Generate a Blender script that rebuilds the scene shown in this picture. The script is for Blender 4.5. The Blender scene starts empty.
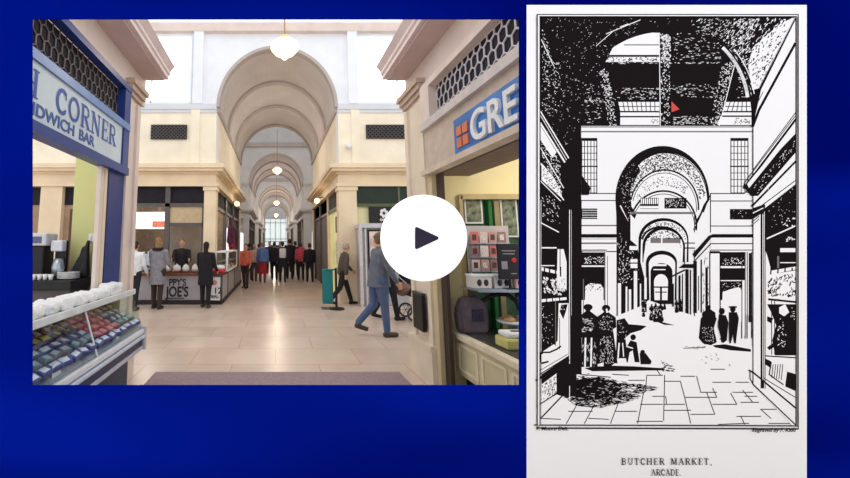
import bpy, bmesh, math, random
from mathutils import Vector, Matrix
random.seed(7)
scene = bpy.context.scene
COL = scene.collection
PI = math.pi
R = math.radians
scene.view_settings.view_transform = 'Standard'
scene.view_settings.look = 'None'

# ------------------------------------------------------------------ materials
def lin(c):
    return tuple(((v/255)/12.92 if v/255 <= .04045 else ((v/255+.055)/1.055)**2.4) for v in c)
def mat(name, rgb, rough=.6, noise=.08, scale=8, metal=0, emit=0, spec=.4, bump=0):
    m = bpy.data.materials.new(name); m.use_nodes = True
    nt = m.node_tree; b = nt.nodes['Principled BSDF']
    c = lin(rgb)
    b.inputs['Roughness'].default_value = rough
    b.inputs['Metallic'].default_value = metal
    b.inputs['Specular IOR Level'].default_value = spec
    tc = nt.nodes.new('ShaderNodeTexCoord')
    n = nt.nodes.new('ShaderNodeTexNoise'); n.inputs['Scale'].default_value = scale; n.inputs['Detail'].default_value = 3
    nt.links.new(tc.outputs['Object'], n.inputs['Vector'])
    r = nt.nodes.new('ShaderNodeValToRGB')
    r.color_ramp.elements[0].position = .3; r.color_ramp.elements[1].position = .7
    r.color_ramp.elements[0].color = tuple(max(0, v*(1-noise*1.5)) for v in c)+(1,)
    r.color_ramp.elements[1].color = tuple(min(1, v*(1+noise)) for v in c)+(1,)
    nt.links.new(n.outputs['Fac'], r.inputs['Fac'])
    nt.links.new(r.outputs['Color'], b.inputs['Base Color'])
    if emit:
        nt.links.new(r.outputs['Color'], b.inputs['Emission Color'])
        b.inputs['Emission Strength'].default_value = emit
    if bump:
        bp = nt.nodes.new('ShaderNodeBump'); bp.inputs['Strength'].default_value = bump
        nt.links.new(n.outputs['Fac'], bp.inputs['Height']); nt.links.new(bp.outputs['Normal'], b.inputs['Normal'])
    return m
_mc = {}
def cm(rgb, rough=.7, **k):
    key = (rgb, rough, tuple(sorted(k.items())))
    if key not in _mc: _mc[key] = mat('paint_%d_%d_%d' % rgb, rgb, rough, **k)
    return _mc[key]
def glass_mat():
    m = bpy.data.materials.new('clear_glass'); m.use_nodes = True
    nt = m.node_tree; nt.nodes.clear()
    o = nt.nodes.new('ShaderNodeOutputMaterial'); mx = nt.nodes.new('ShaderNodeMixShader')
    t = nt.nodes.new('ShaderNodeBsdfTransparent'); g = nt.nodes.new('ShaderNodeBsdfGlossy')
    t.inputs['Color'].default_value = (.93, .97, .97, 1); g.inputs['Roughness'].default_value = .03
    mx.inputs[0].default_value = .07
    nt.links.new(t.outputs[0], mx.inputs[1]); nt.links.new(g.outputs[0], mx.inputs[2])
    nt.links.new(mx.outputs[0], o.inputs[0]); return m
GLASS = glass_mat()

CREAM = mat('cream_plaster', (244, 234, 212), .7, .05, 2)
CREAMD = mat('beige_plaster', (234, 214, 182), .65, .05, 2)
LEDGE = mat('ledge_plaster', (214, 218, 224), .7, .03, 2)
WHITE = mat('white_plaster', (236, 240, 246), .7, .03, 2)
GREYW = mat('cool_white_plaster', (206, 206, 208), .7, .05, 1.5)
VAULT = mat('vault_plaster', (208, 202, 200), .7, .06, 1.2)
RIB = mat('rib_plaster', (184, 174, 170), .7, .05, 2)
PINKW = mat('pinkish_white_paint', (222, 206, 196), .55, .06, 3)
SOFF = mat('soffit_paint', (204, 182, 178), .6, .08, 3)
BLUE = mat('blue_gloss_paint', (42, 66, 134), .35, .08, 6)
BLUEL = mat('light_blue_gloss_paint', (120, 150, 200), .3, .08, 6)
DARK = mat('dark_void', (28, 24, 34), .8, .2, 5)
DGREY = mat('dark_grey_paint', (92, 86, 84), .5, .1, 6)
BLACK = mat('black_plastic', (16, 16, 18), .45, .2, 9)
STEEL = mat('brushed_steel', (176, 186, 196), .3, .06, 12, metal=.55)
GREEN = mat('dark_green_paint', (26, 44, 32), .5, .15, 5)
PALEG = mat('pale_green_wall', (204, 204, 140), .7, .05, 2)
YELW = mat('warm_cream_wall', (228, 216, 162), .7, .07, 2)
WOOD = mat('brown_wood', (112, 62, 40), .5, .2, 9)
PAPER = mat('white_packaging', (232, 232, 232), .6, .04, 20)
GLOW = mat('overexposed_window_light', (255, 255, 255), .5, 0, 1, emit=1.1)
GLOWB = mat('far_window_light', (214, 226, 226), .5, .05, 1, emit=.8)
LAMPG = mat('warm_lamp_glass', (255, 226, 170), .4, .02, 2, emit=2.2)
BRASS = mat('brass', (170, 130, 80), .35, .1, 8, metal=.6)

# ------------------------------------------------------------------ mesh builder
class MB:
    def __init__(s): s.bm = bmesh.new()
    def face(s, pts):
        vs = [s.bm.verts.new(p) for p in pts]
        try: return s.bm.faces.new(vs)
        except ValueError: return None
    def box(s, x0, x1, y0, y1, z0, z1, bev=0):
        if x0 > x1: x0, x1 = x1, x0
        if y0 > y1: y0, y1 = y1, y0
        v = [s.bm.verts.new((x, y, z)) for x in (x0, x1) for y in (y0, y1) for z in (z0, z1)]
        fs = [s.bm.faces.new([v[i] for i in q]) for q in ((0,1,3,2),(4,6,7,5),(0,4,5,1),(2,3,7,6),(0,2,6,4),(1,5,7,3))]
        if bev:
            es = list({e for f in fs for e in f.edges})
            bmesh.ops.bevel(s.bm, geom=es, offset=bev, segments=2, affect='EDGES', profile=.5)
        return s
    def prism(s, poly, axis, a, b):
        """extrude a 2D polygon along axis 0/1/2 from a to b (poly given in the two other axes)"""
        def P(p, t):
            q = list(p); q.insert(axis, t); return q
        n = len(poly)
        v0 = [s.bm.verts.new(P(p, a)) for p in poly]; v1 = [s.bm.verts.new(P(p, b)) for p in poly]
        s.bm.faces.new(v0); s.bm.faces.new(v1[::-1])
        for i in range(n):
            j = (i+1) % n
            s.bm.faces.new((v0[i], v1[i], v1[j], v0[j]))
        return s
    def cap(s, p0, r0, p1, r1, seg=10, rings=3, fl=1.0):
        """tapered capsule; fl flattens across the depth axis"""
        p0 = Vector(p0); p1 = Vector(p1); d = p1-p0
        if d.length < 1e-6: d = Vector((0, 0, 1e-4))
        z = d.normalized(); x = z.orthogonal().normalized() if abs(z.z) < .9 else (Vector((1,0,0))-z*z.x).normalized()
        y = z.cross(x)
        prof = []
        for i in range(rings+1):
            a = -PI/2 + (PI/2)*i/rings
            prof.append((p0+z*(r0*math.sin(a)), r0*math.cos(a)))
        for i in range(rings+1):
            a = (PI/2)*i/rings
            prof.append((p1+z*(r1*math.sin(a)), r1*math.cos(a)))
        return s._rings(prof, x, y*fl, seg)
    def _rings(s, prof, x, y, seg):
        rows = []
        for c, r in prof:
            if r < 1e-5: rows.append([s.bm.verts.new(c)])
            else: rows.append([s.bm.verts.new(c+x*(r*math.cos(2*PI*k/seg))+y*(r*math.sin(2*PI*k/seg))) for k in range(seg)])
        for a, b in zip(rows, rows[1:]):
            for k in range(seg):
                q = [a[k % len(a)], a[(k+1) % len(a)], b[(k+1) % len(b)], b[k % len(b)]]
                u = []
                for w in q:
                    if w not in u: u.append(w)
                if len(u) >= 3:
                    try: s.bm.faces.new(u)
                    except ValueError: pass
        for row in (rows[0], rows[-1]):
            if len(row) > 2:
                try: s.bm.faces.new(row)
                except ValueError: pass
        return s
    def ell(s, c, rx, ry, rz, seg=14, rings=8):
        c = Vector(c); prof = []
        for i in range(rings+1):
            a = -PI/2+PI*i/rings
            prof.append((c+Vector((0, 0, rz*math.sin(a))), max(0, math.cos(a)) if 0 < i < rings else 0))
        return s._rings(prof, Vector((rx, 0, 0)), Vector((0, ry, 0)), seg)
    def cone(s, c0, rx0, ry0, c1, rx1, ry1, seg=18):
        c0 = Vector(c0); c1 = Vector(c1)
        a = [s.bm.verts.new(c0+Vector((rx0*math.cos(2*PI*k/seg), ry0*math.sin(2*PI*k/seg), 0))) for k in range(seg)]
        b = [s.bm.verts.new(c1+Vector((rx1*math.cos(2*PI*k/seg), ry1*math.sin(2*PI*k/seg), 0))) for k in range(seg)]
        for k in range(seg): s.bm.faces.new((a[k], a[(k+1)%seg], b[(k+1)%seg], b[k]))
        s.bm.faces.new(a[::-1]); s.bm.faces.new(b); return s
    def tube(s, p0, p1, r, seg=6):
        p0 = Vector(p0); p1 = Vector(p1); z = (p1-p0).normalized(); x = z.orthogonal().normalized(); y = z.cross(x)
        return s._rings([(p0, r), (p1, r)], x, y, seg)
    def lathe(s, prof, c=(0, 0, 0), seg=20):
        c = Vector(c)
        return s._rings([(c+Vector((0, 0, z)), r) for r, z in prof], Vector((1, 0, 0)), Vector((0, 1, 0)), seg)
    def wheel(s, c, r, w, axis=0, seg=20, tr=.015):
        c = Vector(c); n = []
        ax = Vector((1,0,0)) if axis == 0 else Vector((0,1,0)); u = Vector((0,1,0)) if axis == 0 else Vector((1,0,0)); v = Vector((0,0,1))
        rows = []
        for k in range(seg):
            a = 2*PI*k/seg; d = u*math.cos(a)+v*math.sin(a)
            rows.append([s.bm.verts.new(c+d*(r-tr+tr*math.cos(b))+ax*(w*math.sin(b))) for b in [2*PI*j/8 for j in range(8)]])
        for k in range(seg):
            A = rows[k]; B = rows[(k+1) % seg]
            for j in range(8): s.bm.faces.new((A[j], A[(j+1)%8], B[(j+1)%8], B[j]))
        for k in range(6):
            a = 2*PI*k/6; s.tube(c, c+(u*math.cos(a)+v*math.sin(a))*(r-tr), .006, 5)
        return s

def obj(name, mb, m, parent=None, label=None, smooth=False, kind=None, loc=None):
    bmesh.ops.recalc_face_normals(mb.bm, faces=mb.bm.faces[:])
    me = bpy.data.meshes.new(name)
    if loc is not None and not parent:
        for v in mb.bm.verts: v.co -= Vector(loc)
    mb.bm.to_mesh(me); mb.bm.free()
    for k in (m if isinstance(m, (list, tuple)) else [m]): me.materials.append(k)
    if smooth:
        for p in me.polygons: p.use_smooth = True
    o = bpy.data.objects.new(name, me); COL.objects.link(o)
    if loc is not None and not parent: o.location = loc
    if parent:
        o.parent = parent
    if label: o['label'] = label
    if kind: o['kind'] = kind
    return o
def struct(name, mb, m, smooth=False): return obj(name, mb, m, smooth=smooth, kind='structure')
def tag(o, label, cat, group=None):
    o['label'] = label; o['category'] = cat
    if group: o['group'] = group
    return o
def thing(name, label, cat, loc=(0, 0, 0), rotz=0, group=None):
    o = bpy.data.objects.new(name, None); COL.objects.link(o)
    o.location = loc; o.rotation_euler = (0, 0, rotz); o.empty_display_size = .1
    return tag(o, label, cat, group)
def text_bm(body, size, M, extrude=.004, align='LEFT', bold=0, shear=0, spacing=1.0, sx=1.0):
    """lettering as mesh, matrix M carries glyph plane to the world"""
    cu = bpy.data.curves.new('lettering', 'FONT'); cu.body = body; cu.size = size; cu.extrude = extrude
    cu.align_x = align; cu.offset = bold; cu.shear = shear; cu.space_character = spacing
    t = bpy.data.objects.new('lettering', cu); COL.objects.link(t)
    dg = bpy.context.evaluated_depsgraph_get(); dg.update()
    me = bpy.data.meshes.new_from_object(t.evaluated_get(dg))
    mb = MB(); mb.bm.from_mesh(me)
    for v in mb.bm.verts: v.co = M @ Vector((v.co.x*sx, v.co.y, v.co.z))
    bpy.data.objects.remove(t); bpy.data.curves.remove(cu); bpy.data.meshes.remove(me)
    return mb
def frame_mat(origin, right, up):
    r = Vector(right).normalized(); u = Vector(up).normalized(); n = r.cross(u)
    return Matrix(((r.x, u.x, n.x, origin[0]), (r.y, u.y, n.y, origin[1]), (r.z, u.z, n.z, origin[2]), (0, 0, 0, 1)))

# ------------------------------------------------------------------ drawn serif capitals
def _a(cx, cy, rx, ry, a0, a1, n=14): return [(cx+rx*math.cos(R(a0+(a1-a0)*i/n)), cy+ry*math.sin(R(a0+(a1-a0)*i/n))) for i in range(n+1)]
T1, T2 = .15, .06   # thick and thin strokes
def _s(x, y): return [((x-.14, y), (x+.14, y), T2)]
SERIF = {
 'C': (.72, [('p', _a(.38, .5, .3, .45, 50, 310), T1), ((.6, .66), (.6, .92), T2), ((.6, .1), (.62, .26), T2)]),
 'O': (.82, [('p', _a(.4, .5, .32, .45, 0, 360, 24), T1*.9)]),
 'R': (.78, [((.16, 0), (.16, 1), T1), ('p', [(.16, .97), (.38, .97)]+_a(.4, .74, .2, .23, 90, -90, 8)+[(.16, .5)], .09), ((.38, .5), (.66, .02), T1)]+_s(.16, .03)+_s(.16, .97)+_s(.66, .03)),
 'N': (.86, [((.14, 0), (.14, 1), T2*1.2), ((.14, .97), (.68, .03), T1), ((.68, 0), (.68, 1), T2*1.2)]+_s(.14, .03)+_s(.68, .97)+_s(.12, .97)),
 'E': (.68, [((.16, 0), (.16, 1), T1), ((.05, .97), (.58, .97), T2), ((.16, .52), (.45, .52), T2), ((.05, .03), (.6, .03), T2), ((.57, .97), (.57, .78), T2), ((.59, .03), (.59, .24), T2), ((.45, .42), (.45, .62), T2)]),
 'T': (.7, [((.33, 0), (.33, 1), T1), ((.03, .97), (.63, .97), T2), ((.05, .97), (.05, .78), T2), ((.61, .97), (.61, .78), T2)]+_s(.33, .03)),
 'B': (.74, [((.16, 0), (.16, 1), T1), ('p', [(.16, .97), (.36, .97)]+_a(.36, .76, .2, .21, 90, -90, 8)+[(.16, .54)], .09), ('p', [(.16, .52), (.38, .52)]+_a(.38, .27, .23, .25, 90, -90, 8)+[(.16, .03)], .1)]+_s(.12, .03)+_s(.12, .97)),
 'U': (.84, [('p', [(.16, 1), (.16, .35)]+_a(.4, .33, .24, .29, 180, 360, 10)+[(.64, 1)], .11)]+_s(.16, .97)+_s(.64, .97)),
 'H': (.88, [((.16, 0), (.16, 1), T1), ((.68, 0), (.68, 1), T1), ((.16, .5), (.68, .5), T2)]+_s(.16, .03)+_s(.16, .97)+_s(.68, .03)+_s(.68, .97)),
 'M': (1.0, [((.14, 0), (.18, 1), T2*1.2), ((.2, .97), (.5, .05), T1), ((.5, .05), (.8, .97), T2*1.2), ((.82, 0), (.8, 1), T1)]+_s(.14, .03)+_s(.15, .97)+_s(.82, .03)+_s(.84, .97)),
 'A': (.82, [((.1, .02), (.4, 1), T2*1.2), ((.4, 1), (.7, .02), T1), ((.2, .36), (.6, .36), T2)]+_s(.1, .03)+_s(.7, .03)),
 'K': (.82, [((.16, 0), (.16, 1), T1), ((.18, .42), (.62, .97), T2*1.2), ((.3, .55), (.68, .02), T1)]+_s(.16, .03)+_s(.16, .97)+_s(.62, .97)+_s(.68, .03)),
 'D': (.82, [((.16, 0), (.16, 1), T1), ('p', [(.1, .97), (.36, .97)]+_a(.36, .5, .33, .47, 90, -90, 12)+[(.1, .03)], .1)]+_s(.12, .03)+_s(.12, .97)),
 ',': (.34, [((.14, .12), (.12, -.14), .1)]), '.': (.34, [((.14, .0), (.14, .12), .13)]), ' ': (.5, []),
}
def serif_bm(body, size, M, width=1.0, space=.06, align='LEFT', d=.003):
    mb = MB(); tot = sum(SERIF[ch][0]+space for ch in body)*size*width
    x = -tot/2 if align == 'CENTER' else 0; k = 0
    for ch in body:
        adv, st = SERIF[ch]
        for s_ in st:
            if s_[0] == 'p': segs = [(p, q, s_[2]) for p, q in zip(s_[1], s_[1][1:])]
            else: segs = [s_]
            for p, q, w_ in segs:
                dx, dy = q[0]-p[0], q[1]-p[1]; l = math.hypot(dx, dy) or 1; nx, ny = -dy/l*w_/2, dx/l*w_/2; ex, ey = dx/l*.015, dy/l*.015
                k += 1
                mb.face([M @ Vector((x+size*width*u, size*v, d+k*.000002)) for u, v in ((p[0]+nx-ex, p[1]+ny-ey), (p[0]-nx-ex, p[1]-ny-ey), (q[0]-nx+ex, q[1]-ny+ey), (q[0]+nx+ex, q[1]+ny+ey))])
        x += (adv+space)*size*width
    return mb
# ------------------------------------------------------------------ camera
F = 360.0; PCX, PCY = 275.5, 202.0
TH = math.atan(42/360); CT, ST = math.cos(TH), math.sin(TH)
cd = bpy.data.cameras.new('camera'); cam = bpy.data.objects.new('camera', cd); COL.objects.link(cam)
cam.location = (0, 0, 1.6); cam.rotation_euler = (PI/2+TH, 0, 0)
cd.sensor_width = 36; cd.lens = F/850*36
cd.shift_x = (425-PCX)/850; cd.shift_y = -(239-PCY)/850
cd.clip_start = .05; cd.clip_end = 200
scene.camera = cam

# ------------------------------------------------------------------ world + lights
w = bpy.data.worlds.new('world'); scene.world = w; w.use_nodes = True
bg = w.node_tree.nodes['Background']; bg.inputs[0].default_value = (.97, .98, 1, 1); bg.inputs[1].default_value = 1.3
def area(name, loc, rot, sx, sy, power, col=(1, .9, .76)):
    l = bpy.data.lights.new(name, 'AREA'); l.shape = 'RECTANGLE'; l.size = sx; l.size_y = sy; l.energy = power; l.color = col
    o = bpy.data.objects.new(name, l); COL.objects.link(o); o.location = loc; o.rotation_euler = rot; return o
def point(name, loc, power, col=(1, .82, .6), r=.12):
    l = bpy.data.lights.new(name, 'POINT'); l.energy = power; l.color = col; l.shadow_soft_size = r
    o = bpy.data.objects.new(name, l); COL.objects.link(o); o.location = loc; return o

# ------------------------------------------------------------------ floor
def floor_mat():
    m = bpy.data.materials.new('stone_slabs'); m.use_nodes = True; nt = m.node_tree; b = nt.nodes['Principled BSDF']
    tc = nt.nodes.new('ShaderNodeTexCoord'); mp = nt.nodes.new('ShaderNodeMapping')
    nt.links.new(tc.outputs['Object'], mp.inputs[0])
    br = nt.nodes.new('ShaderNodeTexBrick'); br.inputs['Scale'].default_value = 1
    br.inputs['Brick Width'].default_value = 1.15; br.inputs['Row Height'].default_value = .72; br.inputs['Mortar Size'].default_value = .008
    br.inputs['Color1'].default_value = lin((216, 196, 180))+(1,); br.inputs['Color2'].default_value = lin((204, 184, 168))+(1,)
    br.inputs['Mortar'].default_value = lin((182, 154, 134))+(1,); br.inputs['Mortar Smooth'].default_value = .4
    nt.links.new(mp.outputs[0], br.inputs['Vector'])
    n = nt.nodes.new('ShaderNodeTexNoise'); n.inputs['Scale'].default_value = 1.3; n.inputs['Detail'].default_value = 5
    nt.links.new(mp.outputs[0], n.inputs['Vector'])
    mx = nt.nodes.new('ShaderNodeMix'); mx.data_type = 'RGBA'; mx.blend_type = 'MULTIPLY'; mx.inputs[0].default_value = .5
    rp = nt.nodes.new('ShaderNodeValToRGB'); rp.color_ramp.elements[0].color = (.72, .66, .62, 1); rp.color_ramp.elements[1].color = (1, 1, 1, 1)
    rp.color_ramp.elements[0].position = .35; rp.color_ramp.elements[1].position = .6
    nt.links.new(n.outputs['Fac'], rp.inputs[0]); nt.links.new(br.outputs['Color'], mx.inputs[6]); nt.links.new(rp.outputs[0], mx.inputs[7])
    nt.links.new(mx.outputs[2], b.inputs['Base Color']); b.inputs['Roughness'].default_value = .28; b.inputs['Specular IOR Level'].default_value = .45
    return m
struct('floor', MB().box(-12, 12, -1, 60, -.1, 0), floor_mat())

# ------------------------------------------------------------------ vaulted blocks down the arcade
HW = 1.77; SPR = 5.6; RZ = 1.9; AX = .05
def arch_pts(r, rz, zc, n=28, x0=.05):
    return [(x0+r*math.cos(PI*k/n), zc+rz*math.sin(PI*k/n)) for k in range(n+1)]
def arch_wall(y0, y1, zb, zt, xo):
    """a wall with an arched opening: two sides and a spandrel strip"""
    mb = MB(); mb.box(-xo, AX-HW, y0, y1, zb, zt); mb.box(AX+HW, xo, y0, y1, zb, zt)
    p = arch_pts(HW, RZ, SPR)
    for (a, b) in zip(p, p[1:]):
        mb.prism([(a[0], a[1]), (b[0], b[1]), (b[0], zt), (a[0], zt)], 1, y0, y1)
    return mb
blocks = [(10.2, 17.5), (23.0, 30.3), (36.0, 43.3), (49.0, 56.0)]
for i, (a, b) in enumerate(blocks):
    xo = 9.5 if i == 0 else 5.0
    struct('wall_front_arch' if i == 0 else 'wall_cross_arch', arch_wall(a, a+.28, 3.86 if i == 0 else 3.7, 8.3 if i == 0 else 10.2, xo), WHITE if i == 0 else GREYW)
    struct('wall_back_arch', arch_wall(b-.28, b, 3.86, 8.3, 5.0), GREYW)
    # side walls from cornice to springing, both sides
    for s in (-1, 1):
        struct('wall_left' if s < 0 else 'wall_right', MB().box(AX+s*HW, AX+s*(HW+.3), a+.28, b-.28, 3.86, SPR), CREAM if i == 0 else GREYW)
    mb = MB(); p = arch_pts(HW, RZ, SPR); q = arch_pts(HW+.12, RZ+.12, SPR)
    for k in range(len(p)-1):
        mb.prism([p[k], p[k+1], q[k+1], q[k]], 1, a+.05, b-.05)
    struct('ceiling', mb, VAULT)
    for ry in ((a+.1, a+2.4, a+4.65, b-.12)):
        mb = MB(); pi = arch_pts(HW-.07, RZ-.07, SPR); po = arch_pts(HW+.02, RZ+.02, SPR)
        for k in range(len(pi)-1): mb.prism([pi[k], pi[k+1], po[k+1], po[k]], 1, ry-.12, ry+.12)
        struct('trim_7', mb, RIB)
    # springing moulding
    for s in (-1, 1):
        struct('trim_6', MB().box(AX+s*(HW-.06), AX+s*HW, a+.05, b, SPR-.14, SPR), RIB)
        struct('trim_6', MB().box(AX+s*HW, s*xo, a-.12, a, SPR-.1, SPR+.06).box(AX+s*HW, s*xo, a-.09, a, SPR-.2, SPR-.1), LEDGE if i == 0 else GREYW)
    struct('trim_9', MB().box(-xo, xo, a-.16, a, 7.9, 8.06).box(-xo, xo, a-.1, a, 8.06, 8.2), PINKW if i == 0 else RIB)

# clerestory details on the first front: white attic zone, bright windows, piers, grilles
for s in (-1, 1):
    wx0, wx1 = (2.5, 4.3) if s < 0 else (2.25, 4.4)
    m = MB().box(s*wx0, s*wx1, 10.16, 10.22, 5.7, 7.75); o = struct('window_1', m, GLOW)
    fr = MB()
    for x in (wx0, (wx0+wx1)/2+.25, wx1): fr.box(s*x-.03, s*x+.03, 10.1, 10.17, 5.7, 7.75)
    for z in (5.7, 7.75): fr.box(s*wx0-.03, s*wx1+.03, 10.1, 10.17, z-.03, z+.03)
    f = obj('window_frame', fr, WHITE, o)
    struct('trim_4', MB().box(s*2.14, s*2.42, 10.06, 10.2, 5.66, 7.9), WHITE)
    struct('trim_4', MB().box(s*2.2, s*2.45, 10.1, 10.2, 3.9, 5.5), CREAM)
struct('wall_attic', MB().box(-9.5, AX-HW, 10.14, 10.2, 3.86, 5.42).box(AX+HW, 9.5, 10.14, 10.2, 3.86, 5.42), CREAM)
def grille(x0, x1, y, z0, z1, label, nx=10):
    t = thing('ventilation_grille', label, 'grille', ((x0+x1)/2, y, z0))
    cx = (x0+x1)/2
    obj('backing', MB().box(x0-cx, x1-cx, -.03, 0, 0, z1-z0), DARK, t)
    mb = MB(); w_ = (x1-x0)/nx; h = z1-z0
    for i in range(-3, nx+1):
        for sgn in (1, -1):
            a = x0+i*w_; b = a+h
            p, q = (a, 0), (b, h)
            if p[0] < x0: q0 = (x0-p[0]); p = (x0, q0)
            if q[0] > x1: d = q[0]-x1; q = (x1, h-d)
            if p[0] >= q[0]-.01: continue
            if sgn < 0: p = (x0+x1-p[0], p[1]); q = (x0+x1-q[0], q[1])
            mb.tube((p[0]-cx, -.045, p[1]), (q[0]-cx, -.045, q[1]), .012, 4)
    obj('lattice', mb, DGREY, t); return t
grille(-3.6, -2.56, 10.12, 4.6, 5.03, 'small dark lattice vent in the cream wall left of the big arch')
grille(2.62, 3.76, 10.12, 4.62, 5.03, 'small dark lattice vent in the cream wall right of the big arch')
tag(obj('security_camera', MB().ell((2.08, 10.0, 4.36), .09, .09, .09).box(2.02, 2.14, 10.0, 10.14, 4.38, 4.48, .01), PAPER, smooth=True),
    'small white dome camera on the cream wall right of the big arch', 'camera')

# ------------------------------------------------------------------ far shop blocks (ground storey)
def side_bay(mb_frame, mb_tr, s, X, y0, y1, zt=3.3, zb=0):
    pass
GLOWN = [0]
def far_block(i, a, b, s):
    X = s*1.7 + (.1 if s > 0 else 0); PW = .52 if s > 0 else .34; side = 'left' if s < 0 else 'right'
    cr = CREAMD if i == 0 else GREYW
    # corner pilasters and end pilasters
    for (y0, y1) in ((a, a+.36), (b-.36, b)):
        struct('trim_1', MB().box(X, X+s*PW, y0, y1, 0, 3.22).box(X-s*.03, X+s*(PW+.03), y0-.03, y1+.03, 3.12, 3.24).box(X-s*.03, X+s*(PW+.03), y0-.03, y1+.03, 0, .3), cr)
    # entablature + cornice running round
    xo = 9.5 if i == 0 else 5
    mb = MB()
    mb.box(X, s*xo, a, b, 3.3, 3.6)
    for (o_, z0, z1) in ((.06, 3.24, 3.32), (.05, 3.6, 3.66), (.2, 3.66, 3.74), (.26, 3.74, 3.86)):
        mb.box(X-s*o_, s*xo, a-o_, b+o_, z0, z1)
    struct('trim_2', mb, cr)
    # side shopfront along the aisle
    n = 3; L = (b-.36)-(a+.36)
    for k in range(n):
        y0 = a+.36+L*k/n; y1 = a+.36+L*(k+1)/n
        struct('trim_3', MB().box(X+s*.04, X+s*.16, y1-.07, y1+.07, 0, 3.3), DGREY if (s < 0 or k) else cr)
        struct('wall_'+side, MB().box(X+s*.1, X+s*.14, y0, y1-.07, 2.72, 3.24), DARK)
        struct('trim_3', MB().box(X+s*.06, X+s*.16, y0, y1-.07, 2.64, 2.74), DGREY)
        if i == 0 and s > 0 and k == 0: continue
        if i == 0 and s < 0 and k < 2: continue
        struct('wall_'+side, MB().box(X+s*.12, X+s*.2, y0, y1-.07, 0, .8), DGREY)
        wn = struct('window_2', MB().box(X+s*.14, X+s*.16, y0, y1-.07, .8, 2.64), cm((96, 84, 92), .3, noise=.5, scale=2))
for i, (a, b) in enumerate(blocks):
    for s in (-1, 1): far_block(i, a, b, s)

# left block: open kiosk front
struct('trim_5', MB().box(-3.16, -3.02, 10.24, 10.34, .0, 3.3).box(-4.9, -2.04, 10.24, 10.34, 2.66, 2.76).box(-4.9, -2.04, 10.24, 10.32, 3.24, 3.3), DGREY)
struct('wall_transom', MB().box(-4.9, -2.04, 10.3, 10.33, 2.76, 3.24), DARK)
struct('trim_5', MB().box(-3.02, -2.04, 10.26, 10.32, 2.1, 2.2).box(-2.1, -2.04, 10.26, 10.32, .9, 2.7), DGREY)
struct('wall_screen', MB().box(-3.02, -2.1, 10.28, 10.31, 2.2, 2.66), cm((196, 176, 140)))
struct('wall_screen', MB().box(-3.3, -2.2, 11.0, 11.03, .3, 2.25), cm((156, 144, 132), noise=.1, scale=3))
struct('wall_kiosk', MB().box(-5.0, -1.9, 13.2, 13.3, 0, 3.3), cm((140, 126, 116), noise=.15))
struct('wall_kiosk', MB().box(-5.05, -4.9, 10.2, 13.3, 0, 3.3), cm((150, 138, 122)))
t = thing('menu_board', 'bright white lit menu board above the coffee kiosk', 'sign', (-4.2, 12.0, 2.1))
obj('panel', MB().box(-.85, .62, 0, .05, -.0, .56, .01), mat('menu_glow', (255, 244, 240), emit=.9), t)
obj('picture', MB().box(.1, .5, -.012, 0, .06, .26, .003), cm((222, 120, 110), noise=.4, scale=30), t, label='pink food picture')
obj('bracket', MB().box(-.5, -.46, .01, .04, .56, 1.2).box(.3, .34, .01, .04, .56, 1.2), DGREY, t)
point('kiosk_light', (-3.8, 11.2, 2.9), 45, (1, .92, .82))
point('kiosk_light', (-2.6, 12.2, 2.9), 30)
for x in (-6.72, -9.0):
    struct('trim_1', MB().box(x, x+.62, 10.2, 10.5, 0, 3.3), CREAMD)
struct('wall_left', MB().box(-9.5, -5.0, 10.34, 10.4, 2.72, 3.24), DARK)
struct('wall_left', MB().box(-9.5, -5.0, 10.36, 10.42, 0, 2.72), cm((176, 148, 122), noise=.2, scale=1))
struct('door_1', MB().box(-5.9, -5.5, 10.3, 10.36, 0, 2.6), cm((92, 66, 58)))

# right block front: green band, cream wall
struct('wall_right', MB().box(2.3, 9.5, 10.3, 10.4, 0, 2.78), mat('yellow_cream_wall', (232, 222, 176), .7, .05, 2))
struct('trim_5', MB().box(2.33, 3.82, 10.22, 10.34, 2.76, 3.26), GREEN)
struct('trim_5', MB().box(3.5, 3.56, 10.2, 10.24, 2.76, 3.26).box(2.04, 9.5, 10.24, 10.34, 2.66, 2.76), cm((96, 104, 72)))
struct('trim_5', MB().box(3.82, 9.5, 10.24, 10.34, 2.76, 3.26), GREEN)
struct('wall_right', MB().box(1.92, 2.0, 10.56, 12.7, 0, 2.66), mat('shop_window_glow', (226, 222, 160), .6, .12, 2, emit=.25))
t = thing('wall_poster', 'brown framed poster in the yellow shopfront beside the right corner pilaster', 'poster', (1.88, 11.0, 1.95))
obj('frame', MB().box(0, .04, -.3, .3, 0, .5, .01), cm((92, 70, 60)), t); obj('print', MB().box(-.01, 0, -.25, .25, .04, .46), cm((150, 120, 100), noise=.5, scale=14), t)
t = thing('wall_poster', 'pale printed poster low in the yellow shopfront facing the aisle', 'poster', (1.88, 10.95, .95))
obj('frame', MB().box(0, .04, -.35, .3, 0, .8, .01), PAPER, t); obj('print', MB().box(-.01, 0, -.3, .26, .05, .75), cm((206, 214, 190), noise=.4, scale=16), t)

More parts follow.
